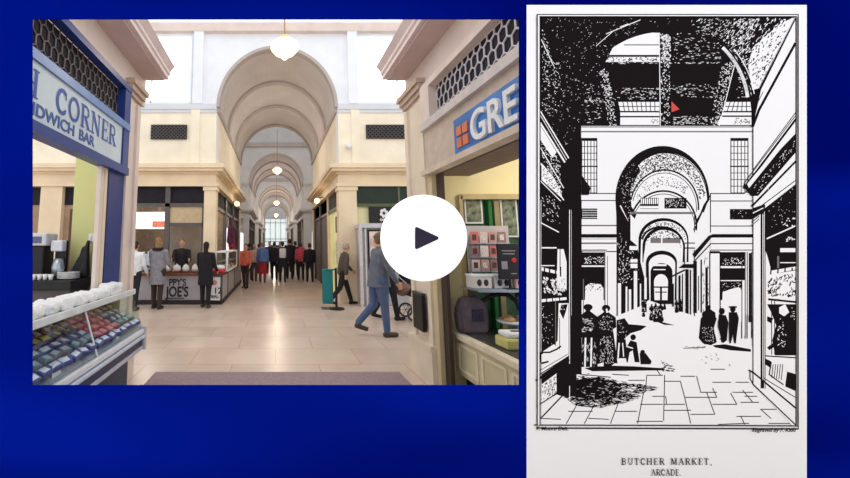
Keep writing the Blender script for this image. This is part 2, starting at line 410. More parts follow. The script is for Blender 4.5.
# far end: glazed wall
struct('wall_back', MB().box(-5, AX-HW, 58.2, 58.5, 0, 9).box(AX+HW, 5, 58.2, 58.5, 0, 9).box(-HW, HW, 58.2, 58.5, 5.6, 9), GREYW)
wn = struct('window_3', MB().box(-HW, HW, 58.3, 58.36, 1.4, 5.6), GLOWB)
mb = MB()
for x in (-1.7, -.85, 0, .85, 1.7): mb.box(x-.04, x+.04, 58.2, 58.3, 0, 5.6)
for z in (1.4, 2.0, 2.4, 5.0): mb.box(-HW, HW, 58.2, 58.3, z-.05, z+.05)
obj('window_frame', mb, cm((120, 130, 138)), wn)
struct('door_2', MB().box(-.85, .85, 58.26, 58.34, 0, 1.4), cm((90, 96, 104)))
for (y0, y1) in ((17.2, 23.3), (30.0, 36.3), (43.0, 49.3), (55.7, 58.5)):
    struct('ceiling', MB().box(-5.1, 5.1, y0, y1, 9.9, 10.0), mat('skylight_glazing', (214, 218, 224), .6, .06, .6, emit=.45))
    mb = MB()
    for k in range(7): mb.box(-5.1, 5.1, y0+(y1-y0)*k/6-.04, y0+(y1-y0)*k/6+.04, 9.78, 9.9)
    struct('trim_10', mb, GREYW)
# shop walls closing the crossings at the sides
for s in (-1, 1):
    for (y0, y1) in ((17.5, 23), (30.3, 36), (43.3, 49)):
        struct('wall_left' if s < 0 else 'wall_right', MB().box(s*5.0, s*5.1, y0, y1, 0, 8), GREYW)
    struct('wall_left' if s < 0 else 'wall_right', MB().box(s*1.9, s*2.0, 12.7 if s > 0 else 15.5, 17.2, 0, 3.3), cm((120, 110, 110)))

# ------------------------------------------------------------------ near stalls: pilaster, frieze, cornice
def near_front(s):
    X = s*1.8; side = 'left' if s < 0 else 'right'
    M_ = PINKW
    mb = MB(); y0, y1 = 4.25, (4.85 if s > 0 else 4.62)
    mb.box(X+s*.02, X+s*.34, y0, y1, 0, 3.44)
    mb.box(X-s*.01, X+s*.1, y0, y0+.09, .42, 3.4); mb.box(X-s*.01, X+s*.1, y1-.1, y1, .42, 3.4)
    mb.box(X-s*.04, X+s*.37, y0-.03, y1+.05, 0, .4); mb.box(X-s*.055, X+s*.37, y0-.03, y1+.06, .4, .45)
    struct('trim_1', mb, mat('cream_pilaster', (226, 212, 190), .55, .05, 3) if s > 0 else M_)
    mb = MB()
    for (o_, z0, z1) in ((.02, 3.44, 3.5), (.05, 3.5, 3.57), (.08, 3.57, 3.63)):
        mb.box(X-s*o_, X+s*.36, y0-o_*.5, y1+o_, z0, z1)
    struct('trim_1', mb, mat('capital_paint', (190, 166, 150), .55, .08, 3))
    struct('trim_2', MB().box(X+s*.03, X+s*.4, 2.25, 4.85, 3.5, 3.92), M_)
    struct('trim_2', MB().box(X+s*.4, s*7, 4.3, 4.8, 3.5, 3.92), M_)
    # cornice profile along Y, with a return along the stall end
    prof = [(X+s*.4, 3.89), (s*1.5, 3.89), (s*1.5, 3.94), (s*1.48, 3.96), (s*1.48, 4.0), (s*1.42, 4.08), (X+s*.4, 4.08)]
    struct('trim_2', MB().prism(prof, 1, 2.25, 4.82).box(X+s*.4, s*7, 4.3, 4.82, 3.89, 4.06), mat('cornice_paint_'+side, (224, 206, 204), .55, .06, 3))
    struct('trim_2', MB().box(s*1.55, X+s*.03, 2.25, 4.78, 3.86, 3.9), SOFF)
    struct('trim_2', MB().box(X-s*.0, X+s*.04, 2.25, 4.25, 3.5, 3.54), M_)
near_front(-1); near_front(1)

def hex_lattice(mb, y0, y1, z0, z1, cw, v, d, x, r):
    ph = v+d; rows = int((z1-z0)/ph)+2; cols = int((y1-y0)/cw)+2
    def seg(a, b):
        if all(y0-.001 <= p[0] <= y1+.001 and z0-.001 <= p[1] <= z1+.001 for p in (a, b)):
            mb.tube((x, a[0], a[1]), (x, b[0], b[1]), r, 5)
        else:
            # clip by shortening
            t0, t1 = 0, 1; dy, dz = b[0]-a[0], b[1]-a[1]
            for (p, dd, lo, hi) in ((a[0], dy, y0, y1), (a[1], dz, z0, z1)):
                if abs(dd) < 1e-9:
                    if p < lo or p > hi: return
                else:
                    u0, u1 = (lo-p)/dd, (hi-p)/dd
                    if u0 > u1: u0, u1 = u1, u0
                    t0 = max(t0, u0); t1 = min(t1, u1)
            if t1-t0 > .05: mb.tube((x, a[0]+dy*t0, a[1]+dz*t0), (x, a[0]+dy*t1, a[1]+dz*t1), r, 5)
    for j in range(-1, rows):
        zz = z0+j*ph
        for i in range(-1, cols):
            yy = y0+i*cw+(cw/2 if j % 2 else 0)
            seg((yy, zz), (yy, zz+v))
            seg((yy, zz+v), (yy+cw/2, zz+ph)); seg((yy, zz+v), (yy-cw/2, zz+ph))

# left: blue timber shopfront
t = thing('shopfront_frame', 'blue painted timber shopfront frame with a lattice grille on the left stall', 'shopfront', (-1.8, 2.3, 0))
def loc_box(*a, **k):   # boxes given in world coordinates, shifted to the thing's base
    x0, x1, y0, y1, z0, z1 = a; return MB().box(x0+1.8, x1+1.8, y0-2.3, y1-2.3, z0, z1, **k)
obj('top_rail', loc_box(-1.86, -1.76, 2.3, 4.24, 3.43, 3.5), BLUE, t)
obj('middle_rail', loc_box(-1.86, -1.76, 2.3, 4.24, 2.95, 3.03), BLUEL, t)
obj('bottom_rail', loc_box(-1.88, -1.755, 2.3, 4.24, 2.41, 2.5), BLUE, t)
obj('post', loc_box(-1.88, -1.77, 4.08, 4.24, 2.5, 3.43), BLUE, t)
obj('post', loc_box(-1.86, -1.81, 3.86, 4.24, 1.08, 2.41), cm((40, 58, 122), .4), t)
obj('post', loc_box(-1.86, -1.82, 3.7, 3.77, 1.08, 2.41), PINKW, t, label='cream post')
obj('post', loc_box(-1.86, -1.82, 3.79, 3.85, 1.08, 2.41), CREAMD, t, label='cream post')
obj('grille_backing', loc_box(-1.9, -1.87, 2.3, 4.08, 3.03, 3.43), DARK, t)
mb = MB(); hex_lattice(mb, 0, 1.78, 3.03, 3.43, .095, .08, .03, -.062, .007)
obj('lattice', mb, cm((110, 98, 96), .4), t)
t = thing('shop_sign', 'long pale sign reading CORNER SANDWICH BAR in blue on the left stall', 'sign', (-1.8, 2.3, 2.5))
SGN = mat('pale_sign', (200, 214, 222), .4, .06, 3)
obj('board', MB().box(-.04, .02, 0, 1.76, 0, .45, .004), SGN, t)
LB = cm((62, 92, 168), .5)
obj('lettering', serif_bm('H', .215, frame_mat((.022, .1, .17), (0, 1, 0), (0, 0, 1)), width=1.02), LB, t)
obj('lettering', serif_bm('CORNER', .215, frame_mat((.022, .5, .17), (0, 1, 0), (0, 0, 1)), width=1.04), LB, t)
obj('lettering', text_bm('SANDWICH', .135, frame_mat((.022, -.02, .045), (0, 1, 0), (0, 0, 1)), .003, bold=.003, sx=1.12), cm((70, 96, 160), .5), t)
obj('lettering', text_bm('BAR', .135, frame_mat((.022, .86, .045), (0, 1, 0), (0, 0, 1)), .003, bold=.003, sx=1.12), cm((70, 96, 160), .5), t)

# right: stone-coloured shopfront with grille and blue bakery sign
t = thing('shopfront_frame', 'cream painted shopfront frame with a pale lattice grille on the right stall', 'shopfront', (1.8, 2.3, 0))
def rb(x0, x1, y0, y1, z0, z1, **k): return MB().box(x0-1.8, x1-1.8, y0-2.3, y1-2.3, z0, z1, **k)
obj('top_rail', rb(1.77, 1.86, 2.3, 4.24, 3.43, 3.5), PINKW, t)
obj('middle_rail', rb(1.75, 1.86, 2.3, 4.24, 2.94, 3.03), cm((206, 196, 192), .5), t)
obj('bottom_rail', rb(1.74, 1.88, 2.3, 4.24, 2.4, 2.46), cm((206, 190, 172), .5), t)
obj('fascia', rb(1.8, 1.86, 2.3, 4.24, 2.46, 2.94), cm((200, 182, 166), .6), t)
obj('post', rb(1.77, 1.86, 4.0, 4.24, 3.03, 3.43), PINKW, t)
obj('post', rb(1.81, 1.86, 4.12, 4.24, 0, 2.4), cm((206, 190, 150)), t, label='yellowish lower post')
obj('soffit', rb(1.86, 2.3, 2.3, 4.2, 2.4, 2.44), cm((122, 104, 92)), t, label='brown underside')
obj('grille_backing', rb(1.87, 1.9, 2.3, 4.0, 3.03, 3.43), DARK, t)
mb = MB(); hex_lattice(mb, 0, 1.7, 3.03, 3.43, .105, .085, .03, .062, .009)
obj('lattice', mb, cm((206, 200, 206), .4), t)
t = thing('shop_sign', 'blue sign with orange squares and raised white letters GRE on the right stall', 'sign', (1.78, 2.4, 2.455))
obj('board', MB().box(-.015, .02, 0, 1.06, 0, .36, .003), mat('blue_sign', (50, 116, 190), .4, .25, 3), t)
obj('lettering', text_bm('GRE', .37, frame_mat((-.03, .725, .045), (0, -1, 0), (0, 0, 1)), .014, bold=.006, sx=.93), PAPER, t)
mb = MB()
for yy in (.79, .9):
    for zz in (.06, .175): mb.box(-.03, -.015, yy, yy+.085, zz, zz+.09)
obj('emblem', mb, cm((214, 120, 84), .5), t)

# left stall inner partition, dark strip
struct('wall_partition', MB().box(-2.42, -2.1, 4.28, 4.36, 0, 3.5), PALEG)
struct('trim_8', MB().box(-2.1, -2.06, 4.24, 4.38, 0, 3.5), cm((110, 96, 60)))
tag(obj('light_switch', MB().box(-2.2, -2.12, 4.255, 4.28, 1.62, 1.72, .006).box(-2.185, -2.165, 4.245, 4.256, 1.65, 1.69), PAPER), 'small white switch on the pale green partition', 'switch')

# right stall inner end wall and window into the shop
struct('wall_partition', MB().box(1.86, 1.9, 4.0, 4.11, .0, 2.4), cm((66, 52, 44)))
struct('wall_partition', MB().box(1.9, 2.16, 4.2, 4.26, 0, 2.6), YELW)
struct('wall_partition', MB().box(2.16, 4.2, 4.2, 4.26, 2.16, 2.6), YELW)
struct('trim_8', MB().box(2.16, 4.2, 4.16, 4.22, 2.12, 2.18).box(2.14, 2.18, 4.16, 4.22, .65, 2.16), cm((186, 168, 120)))
struct('wall_partition', MB().box(2.16, 4.2, 4.3, 4.34, 0, 2.16), mat('green_shop_back', (52, 92, 58), .6, .3, 6))
point('stall_fill', (2.9, 3.2, 2.3), 26)  # added fill points, brightening both stall interiors
point('stall_fill', (-2.6, 3.2, 2.9), 12)
# ------------------------------------------------------------------ lamps
def pendant(x, y, z, s, label, chain=3.0, grp=None):
    t = thing('pendant_lamp', label, 'lamp', (x, y, z), group=grp)
    obj('lamp_shade', MB().lathe([(0, -.25*s), (.05*s, -.24*s), (.1*s, -.18*s), (.21*s, -.12*s), (.29*s, -.02*s), (.28*s, .05*s), (.2*s, .12*s), (.13*s, .15*s)], seg=20), LAMPG, t, smooth=True, label='glowing warm glass shade')
    obj('cap', MB().lathe([(.13*s, .14*s), (.14*s, .18*s), (.09*s, .24*s), (.03*s, .27*s)], seg=16), cm((226, 190, 140), .4, emit=.35), t, smooth=True)
    obj('chain', MB().tube((0, 0, .26*s), (0, 0, chain), .014, 6), BRASS, t)
pendant(.19, 7.0, 5.62, 1.0, 'large glowing glass pendant lamp hanging in front of the first big arch')
pendant(.1, 20.3, 5.8, .95, 'glowing pendant lamp seen through the first arch, nearest of the distant lamps', 2.4)
pendant(.1, 33.2, 5.4, 1.0, 'small glowing pendant lamp inside the second arch, middle of the distant lamps', 2.6)
pendant(.1, 46, 5.3, 1.0, 'tiny glowing pendant lamp deepest down the arcade above the end window', 2.6)
point('lamp_glow', (.19, 6.9, 5.2), 45); point('lamp_glow', (.1, 20.3, 5.2), 90); point('lamp_glow', (.1, 33.2, 4.9), 160); point('lamp_glow', (.1, 46, 4.9), 160)
point('vault_glow', (0, 14, 5.0), 60, (1, .88, .78), .4)
point('vault_glow', (0, 26.6, 5.0), 60, (1, .84, .78), .4); point('vault_glow', (0, 39.6, 5.0), 110, (1, .8, .68), .4); point('vault_glow', (0, 52, 4.6), 110, (1, .84, .7), .4)
for s, y, l in ((-1, 13.9, 'round glowing wall globe lamp above the left shopfront'), (1, 12.9, 'round glowing wall globe lamp above the right shopfront')):
    t = thing('wall_lamp', l, 'lamp', (s*1.5, y, 3.15))
    obj('globe', MB().ell((0, 0, 0), .1, .1, .1), LAMPG, t, smooth=True)
    obj('bracket', MB().tube((0, 0, .08), (s*.24, 0, .14), .02), BRASS, t)
    point('lamp_glow', (s*1.25, y, 3.1), 8)

# ------------------------------------------------------------------ people
SKIN = (206, 158, 132)
def remesh(o, vox):
    m = o.modifiers.new('skin', 'REMESH'); m.mode = 'VOXEL'; m.voxel_size = vox; m.use_smooth_shade = True
    s = o.modifiers.new('soften', 'SMOOTH'); s.factor = .5; s.iterations = 3 if vox < .015 else 2
def rotx(v, a): return Vector((v.x, v.y*math.cos(a)-v.z*math.sin(a), v.y*math.sin(a)+v.z*math.cos(a)))
def person(label, x, y, face, h=1.7, vox=.012, arms=((5, 8, 15), (-5, 8, 15)), legs=((6, 4), (-6, 4)), lean=0, headyaw=0,
           top=(60, 60, 70), bottom=(30, 30, 36), hair=(60, 44, 36), shoes=(26, 24, 24), coat=0, skirt=None, longhair=False,
           collar=None, bag=None, skin=SKIN, grp=None, headpitch=0, stout=1.1):
    """figure in local axes facing +Y; face = heading in degrees, 0 looks down the arcade"""
    k = h/1.72
    root = thing('person', label, 'person', (x, y, 0), R(-face), grp)
    V = Vector
    pel = V((0, 0, .92))
    def L(p):  # lean the upper body about the pelvis
        return pel+rotx(p-pel, -R(lean))
    chest = L(V((0, 0, 1.22))); neck = L(V((0, .0, 1.44))); hd = L(V((0, .015, 1.595)))
    sh = [L(V((sx*.172*stout, 0, 1.375))) for sx in (-1, 1)]
    J = {}
    low = []
    for i, sx in enumerate((-1, 1)):
        pit, ab, fl = arms[i]; pit = R(pit+lean*.3); 
        d = V((sx*math.sin(R(ab)), math.sin(pit), -math.cos(pit)*math.cos(R(ab)))).normalized()
        el = sh[i]+d*.28
        d2 = rotx(V((sx*math.sin(R(ab))*.3, d.y, d.z)), R(fl)).normalized(); d2 = V((d2.x, d2.y, d2.z))
        wr = el+d2*.25
        J['el', i], J['wr', i], J['fd', i] = el, wr, d2
        th, kn = legs[i]; hip = V((sx*.09*stout, 0, .9))
        d = V((0, math.sin(R(th)), -math.cos(R(th)))); knee = hip+d*.42
        d2 = V((0, math.sin(R(th-kn)), -math.cos(R(th-kn)))); an = knee+d2*.41
        J['hip', i], J['kn', i], J['an', i], J['ld', i] = hip, knee, an, R(th-kn)
        low.append(an.z)
    dz = .085-min(low)
    def S(v): return (V(v)+V((0, 0, dz)))*k
    fine = vox < .015
    # body: one continuous surface
    b = MB(); seg = 10
    b.cap(S(pel+V((0, 0, .02))), .115*k, S(chest), .12*k, 12); b.cap(S(chest), .11*k, S(neck-V((0, 0, .1))), .08*k, 12)
    b.cap(S(sh[0]*.85+chest*.15), .04*k, S(sh[1]*.85+chest*.15), .04*k)
    b.cap(S(neck-V((0, 0, .05))), .056*k, S(hd-V((0, .01, .03))), .052*k)
    hyaw = Matrix.Rotation(-R(headyaw), 3, 'Z'); hp = Matrix.Rotation(-R(headpitch+lean*.4), 3, 'X')
    def HD(v): return S(hd+hyaw@(hp@V(v)))
    def he(mb, v, a, bb, c): mb.ell(HD(v), a*k, bb*k, c*k, 14, 10)
    he(b, (0, -.005, .035), .074, .09, .085); he(b, (0, .022, -.035), .056, .062, .07)
    b.cap(HD((0, .088, .01)), .010*k, HD((0, .104, -.018)), .015*k, 8)   # nose
    he(b, (-.076, 0, 0), .012, .02, .03); he(b, (.076, 0, 0), .012, .02, .03)
    b.cap(HD((-.018, .078, -.052)), .009*k, HD((.018, .078, -.052)), .009*k, 6)  # mouth
    for i in (0, 1):
        sx = (-1, 1)[i]
        b.cap(S(sh[i]), .05*k, S(J['el', i]), .038*k); b.cap(S(J['el', i]), .038*k, S(J['wr', i]), .026*k)
        fd = J['fd', i]; wr = J['wr', i]; pc = wr+fd*.05
        sd = V((0, 1, 0)) if abs(fd.y) < .8 else V((0, 0, 1))
        sd = (sd-fd*sd.dot(fd)).normalized(); inn = V((-sx, 0, 0)); inn = (inn-fd*inn.dot(fd)).normalized()
        b.cap(S(wr), .024*k, S(pc-sd*.014), .024*k, 8); b.cap(S(wr), .024*k, S(pc+sd*.018), .022*k, 8)
        if vox < .02:
            for q, (off, ln) in enumerate(((.034, .068), (.012, .078), (-.010, .072), (-.032, .056))):
                p0 = wr+fd*.075+sd*off; p1 = p0+(fd*.9+inn*.25).normalized()*ln*.55; p2 = p1+(fd*.7+inn*.7).normalized()*ln*.5
                b.cap(S(p0), .0095*k, S(p1), .009*k, 7); b.cap(S(p1), .009*k, S(p2), .008*k, 7)
            p0 = wr+fd*.025+sd*.03; p1 = p0+(fd*.6+sd*.6+inn*.3).normalized()*.045; p2 = p1+(fd*.9+inn*.3).normalized()*.032
            b.cap(S(p0), .012*k, S(p1), .011*k, 7); b.cap(S(p1), .011*k, S(p2), .009*k, 7)
        b.cap(S(J['hip', i]), .085*k, S(J['kn', i]), .052*k); b.cap(S(J['kn', i]), .054*k, S(J['an', i]), .036*k)
        a = J['ld', i]; tip = J['an', i]+V((0, .15*math.cos(a*.7)+0.0, -.045+.15*math.sin(min(0, a)*.9)*.6))
        b.cap(S(J['an', i]+V((0, -.02, -.035))), .035*k, S(tip), .03*k, 8)
    o = obj('body', b, cm(skin, .6), root, smooth=True); remesh(o, vox)
    # shoes
    for i in (0, 1):
        sm = MB(); a = J['ld', i]; an = J['an', i]
        tip = an+V((0, .155*math.cos(a*.7), -.045+.15*math.sin(min(0, a)*.9)*.6))
        sm.cap(S(an+V((0, -.03, -.04))), .046*k, S(tip), .038*k, 10); sm.cap(S(an), .045*k, S(an+V((0, -.01, -.04))), .05*k, 10)
        sm.ell(S((an+tip)/2+V((0, 0, -.028))), .045*k, .11*k, .022*k)
        so = obj('shoe', sm, cm(shoes, .5), root, smooth=True); remesh(so, vox)
    # trousers / legs cover
    m = MB()
    m.cap(S(pel+V((-.05, 0, .03))), .125*k, S(pel+V((.05, 0, .03))), .125*k, 12)
    for i in (0, 1):
        m.cap(S(J['hip', i]), .105*k*stout, S(J['kn', i]), .07*k); m.cap(S(J['kn', i]), .072*k, S(J['an', i]+V((0, 0, .02))), .056*k)
    o = obj('trousers' if not skirt else 'leggings', m, cm(bottom, .8), root, smooth=True); remesh(o, vox)
    if skirt:
        m = MB(); m.cone(S((0, 0, .38)), .25*k, .21*k, S((0, 0, 1.0)), .14*k, .11*k, 20)
        o = obj('skirt', m, cm(skirt, .8), root, smooth=True); remesh(o, vox)
    # top or coat
    m = MB(); ex = .02
    w1 = .135*stout
    m.cap(S(L(V((-.045, 0, .98)))), w1*k, S(L(V((-.05, 0, 1.3)))), (.12+ex*.3)*k, 12); m.cap(S(L(V((.045, 0, .98)))), w1*k, S(L(V((.05, 0, 1.3)))), (.12+ex*.3)*k, 12)
    m.cap(S(sh[0]*.85+chest*.15), .07*k, S(sh[1]*.85+chest*.15), .07*k); m.cap(S(neck-V((0, 0, .1))), .11*k, S(neck-V((0, 0, .01))), .07*k); m.cap(S(sh[0]*.7+neck*.3), .055*k, S(sh[1]*.7+neck*.3), .055*k)
    for i in (0, 1):
        m.cap(S(sh[i]), .062*k*stout, S(J['el', i]), .054*k); m.cap(S(J['el', i]), .056*k, S(J['wr', i]-J['fd', i]*.02), .042*k)
    if coat:
        z0 = 1.0-coat
        m.cone(S((0, 0, z0)), .19*k*stout, .165*k*stout, S((0, 0, 1.02)), .165*k*stout, .135*k*stout, 20)
    else:
        m.cone(S((0, 0, .86)), .165*k*stout, .14*k*stout, S((0, 0, 1.02)), .16*k*stout, .13*k*stout, 20)
    o = obj('coat' if coat else 'top', m, cm(top, .85, noise=.12, scale=14), root, smooth=True); remesh(o, vox)
    # hair
    m = MB()
    def hh(v, a, bb, c): m.ell(HD(v), a*k, bb*k, c*k, 14, 10)
    hh((0, -.022, .055), .083, .09, .082); hh((0, -.045, .0), .078, .066, .085)
    if longhair: m.cap(HD((0, -.05, .0)), .075*k, HD((0, -.075, -.2)), .06*k, 12, fl=.7)
    o = obj('hair', m, cm(hair, .8, noise=.25, scale=30), root, smooth=True); remesh(o, vox)
    if vox < .02:
        for sx in (-1, 1):
            obj('eye', MB().ell(HD((sx*.03, .079, .008)), .011*k, .008*k, .007*k, 8, 6), cm((40, 32, 30), .3), root, smooth=True)
    if collar:
        m = MB(); c = S(neck)
        for q in range(12):
            a0, a1 = 2*PI*q/12, 2*PI*(q+1)/12
            m.cap(c+V((.11*math.cos(a0), .09*math.sin(a0)-.02, .0))*k, .042*k, c+V((.11*math.cos(a1), .09*math.sin(a1)-.02, .0))*k, .042*k, 8)
        o = obj('fur_collar', m, cm(collar, .9, noise=.3, scale=30), root, smooth=True); remesh(o, vox)
    if bag:
        m = MB(); c = S(L(V((0, -.2, 1.22)))); m.box(c.x-.14, c.x+.14, c.y-.08, c.y+.08, c.z-.2, c.z+.2, .05)
        o = obj('rucksack', m, cm(bag, .8), root, smooth=True)
    return root

person('woman with short dark hair in a white top and dark trousers at the coffee kiosk', -3.47, 8.95, 8, 1.66, .012, ((14, 10, 40), (6, 10, 30)), ((2, 2), (-2, 2)),
       top=(226, 228, 234), bottom=(34, 32, 40), hair=(52, 38, 32), lean=3)
person('woman in a grey hooded parka with dark fur collar standing at the kiosk counter', -2.96, 9.2, 14, 1.74, .012, ((16, 8, 45), (12, 8, 40)), ((3, 2), (-3, 2)),
       top=(134, 132, 140), bottom=(54, 46, 40), hair=(150, 116, 80), coat=.42, stout=1.15, collar=(40, 32, 30), shoes=(44, 36, 32), longhair=True)
person('kiosk worker in black with light brown hair serving behind the counter', -2.72, 10.56, 170, 1.72, .012, ((30, 8, 60), (30, 8, 60)), ((2, 0), (-2, 0)),
       top=(34, 30, 36), hair=(140, 96, 60))
person('woman with long dark hair in a black coat at the corner of the kiosk', -1.78, 9.35, 10, 1.64, .012, ((8, 4, 20), (10, 6, 40)), ((5, 2), (-3, 3)),
       top=(24, 22, 28), bottom=(24, 22, 26), hair=(34, 22, 24), coat=.42, stout=1.12, longhair=True, shoes=(60, 56, 40))
person('grey-haired man in a brown jacket and black trousers striding by the right pilaster', 1.8, 9.78, 84, 1.66, .012, ((18, 8, 25), (-18, 8, 20)), ((20, 5), (-16, 22)),
       top=(84, 74, 66), bottom=(32, 28, 34), hair=(176, 160, 148), lean=8, shoes=(24, 22, 22), headpitch=10)
person('man in a faded blue denim jacket and blue jeans striding past the white play button disc', 1.84, 6.55, 84, 1.8, .009, ((-8, 8, 10), (10, 8, 20)), ((-8, 34), (7, 3)),
       top=(100, 106, 118), bottom=(80, 98, 134), hair=(120, 96, 76), coat=.2, stout=1.2, lean=4, shoes=(74, 62, 52))
person('person in black clothes pushing the pram behind the man in jeans', 2.42, 7.9, 84, 1.66, .012, ((35, 6, 35), (35, 6, 35)), ((-14, 16), (12, 4)),
       top=(28, 26, 32), bottom=(26, 24, 30), hair=(50, 36, 30), coat=.12)
person('person in a coral orange top beside the kiosk glass case', -1.1, 13.4, 200, 1.6, .018, top=(206, 104, 84), bottom=(60, 44, 50), hair=(70, 50, 40))
far = [
 ('woman in a blue coat and dark red skirt walking away down the arcade', -.54, 15.3, 0, 1.66, dict(top=(92, 118, 176), skirt=(158, 34, 56), bottom=(120, 70, 70), hair=(150, 130, 120), coat=.12)),
 ('person in a pale peach cardigan beside the woman in the blue coat', -.92, 15.9, 10, 1.58, dict(top=(214, 176, 164), bottom=(90, 80, 90), hair=(190, 170, 150))),
 ('person in a dark teal coat near the kiosk end', -1.18, 16.4, 0, 1.62, dict(top=(44, 76, 88), bottom=(38, 40, 50), coat=.3)),
 ('person in a black coat standing left of the white rucksack', -.05, 16.4, 0, 1.68, dict(top=(38, 36, 46), coat=.2)),
 ('person carrying a white rucksack over dark clothes in the aisle', .3, 15.4, 0, 1.7, dict(top=(44, 42, 56), bag=(216, 216, 222), bottom=(34, 34, 44))),
 ('tall man in a dark suit right of the white rucksack', .66, 16.8, 0, 1.82, dict(top=(34, 32, 42), hair=(60, 46, 40))),
 ('person in a pink-red jacket among the far shoppers', 1.12, 16.2, 0, 1.64, dict(top=(206, 76, 96), hair=(80, 50, 40))),
 ('slim person in black right of the pink-red jacket', 1.46, 15.6, -10, 1.62, dict(top=(34, 30, 38))),
 ('person in a maroon coat behind the pink-red jacket', .98, 18.0, 0, 1.72, dict(top=(88, 44, 60), coat=.2)),
 ('person in dark navy far behind the black coat', -.32, 19.5, 180, 1.72, dict(top=(54, 58, 84))),
 ('person in grey far down the arcade centre', .25, 20.5, 180, 1.7, dict(top=(110, 108, 120))),
 ('person in charcoal far down the arcade towards the right', .75, 21.0, 180, 1.76, dict(top=(56, 50, 60))),
 ('small figure in lilac near the far left shops', -.95, 20.5, 0, 1.6, dict(top=(170, 150, 180))),
 ('small figure in rust red near the far right shops', 1.4, 20.2, 0, 1.66, dict(top=(150, 70, 60))),
]
for l, x, y, f, h, kw in far:
    person(l, x, y, f, h, .024, grp='shoppers at the far end of the arcade', **kw)

# ------------------------------------------------------------------ coffee kiosk
t = thing('kiosk_counter', 'L-shaped grey coffee kiosk counter with wooden top and black lettering', 'counter', (-1.44, 9.82, 0))
KG = mat('kiosk_grey_panel', (168, 162, 168), .6, .06, 4)
obj('front_panel', MB().box(-3.4, 0, .02, .3, .1, .76), KG, t)
obj('side_panel', MB().box(-.22, 0, .3, 5.6, .1, .76), KG, t)
obj('kick_board', MB().box(-3.4, .01, .0, .28, 0, .12).box(-.2, .02, .28, 5.6, 0, .12), cm((40, 30, 34), .5), t)
obj('worktop', MB().box(-3.42, .04, -.06, .34, .76, .83, .008).box(-.26, .05, .34, 5.62, .76, .83, .008), WOOD, t)
obj('corner_trim', MB().box(-.03, .02, 0, .04, .1, .76).box(-.03, .02, 1.2, 1.24, .1, .76).box(-.03, .02, 2.9, 2.94, .1, .76), DGREY, t)
KB = cm((30, 28, 34), .6)
obj('lettering', text_bm("PPY'S", .24, frame_mat((-1.42, .015, .5), (1, 0, 0), (0, 0, 1)),   .004, bold=.006, sx=.85), KB, t)
obj('lettering', text_bm("JOE'S", .37, frame_mat((-1.48, .015, .21), (1, 0, 0), (0, 0, 1)), .004, bold=.01, sx=.72), KB, t)
obj('lettering', MB().box(-1.48, -1.0, .012, .02, .15, .175), KB, t)
t = thing('promotion_board', 'white board with coral disc and dark printing on the kiosk front corner', 'sign', (-1.62, 9.74, .1))
obj('board', MB().box(-.16, .15, 0, .03, .02, .62, .004), PAPER, t)
obj('print', MB().wheel((0, -.004, .48), .07, .004, 1, 16, .035), cm((226, 140, 120)), t, label='coral disc')
obj('lettering', text_bm('12', .22, frame_mat((-.02, -.004, .2), (1, 0, 0), (0, 0, 1)), .003, bold=.004), KB, t)
obj('lettering', text_bm('DEAL', .1, frame_mat((-.13, -.004, .09), (1, 0, 0), (0, 0, 1)), .003, bold=.003), KB, t)
t = thing('glass_cake_case', 'white framed glass cake case on the kiosk side counter', 'display case', (-1.5, 11.05, .83))
fr = MB()
for x in (-.17, .15):
    for y in (-.9, 1.6): fr.box(x-.02, x+.02, y-.02, y+.02, 0, .55)
fr.box(-.19, .17, -.92, 1.62, .53, .57); fr.box(-.19, .17, -.92, 1.62, 0, .03)
obj('frame', fr, PAPER, t); obj('glass', MB().box(.15, .155, -.88, 1.58, .03, .53).box(-.15, .13, -.92, -.915, .03, .53), GLASS, t)
obj('shelf', MB().box(-.15, .13, -.88, 1.58, .27, .285), STEEL, t)
for q in range(6):
    c = [(232, 226, 214), (170, 110, 70), (226, 206, 170)][q % 3]
    tag(obj('cake', MB().lathe([(.0, 0), (.09, 0), (.1, .02), (.09, .09), (.05, .12), (0, .12)], (-1.52, 10.35+.38*q, .862), 14), cm(c, .7), smooth=True, loc=(-1.52, 10.35+.38*q, .862)),
        ['white iced cake in the glass case on the kiosk', 'brown chocolate cake in the glass case on the kiosk', 'pale sponge cake in the glass case on the kiosk'][q % 3], 'cake', 'cakes in the kiosk glass case')
t = thing('cake_box', 'red and white cake on the kiosk corner beside the woman in black', 'cake', (-1.52, 9.74+.18, .83))
obj('base', MB().lathe([(0, 0), (.15, 0), (.17, .03), (.17, .1), (0, .1)], seg=18), cm((196, 40, 50), .5), t, smooth=True)
obj('icing', MB().lathe([(0, .1), (.15, .1), (.15, .17), (.08, .2), (0, .2)], seg=18), PAPER, t, smooth=True)
for q, (x, r_) in enumerate(((-2.45, .1), (-2.7, .12), (-2.95, .1), (-2.2, .09))):
    t = thing('cake_dome', ['white covered pastry dish beside the parka sleeve', 'largest white covered pastry dish on the kiosk counter', 'white covered pastry dish left on the kiosk counter', 'small white covered pastry dish nearest the woman in black'][q], 'dish', (x, 9.98, .83), group='covered dishes on the kiosk counter')
    obj('dish', MB().lathe([(0, 0), (r_, 0), (r_+.02, .04), (0, .04)], seg=16), cm((120, 64, 50)), t, smooth=True)
    obj('cover', MB().lathe([(r_, .04), (r_, .1), (r_*.8, .17), (r_*.3, .21), (.012, .215), (.012, .24), (0, .24)], seg=16), cm((214, 208, 204), .3), t, smooth=True)
t = thing('espresso_machine', 'silver espresso machine behind the kiosk counter left of the parka', 'coffee machine', (-3.72, 10.9, .0))
obj('stand', MB().box(-.4, .35, -.2, .3, 0, .85), DGREY, t)
obj('housing', MB().box(-.34, .3, -.15, .25, .95, 1.3, .03).box(-.34, .3, -.15, .25, .85, .9), STEEL, t)
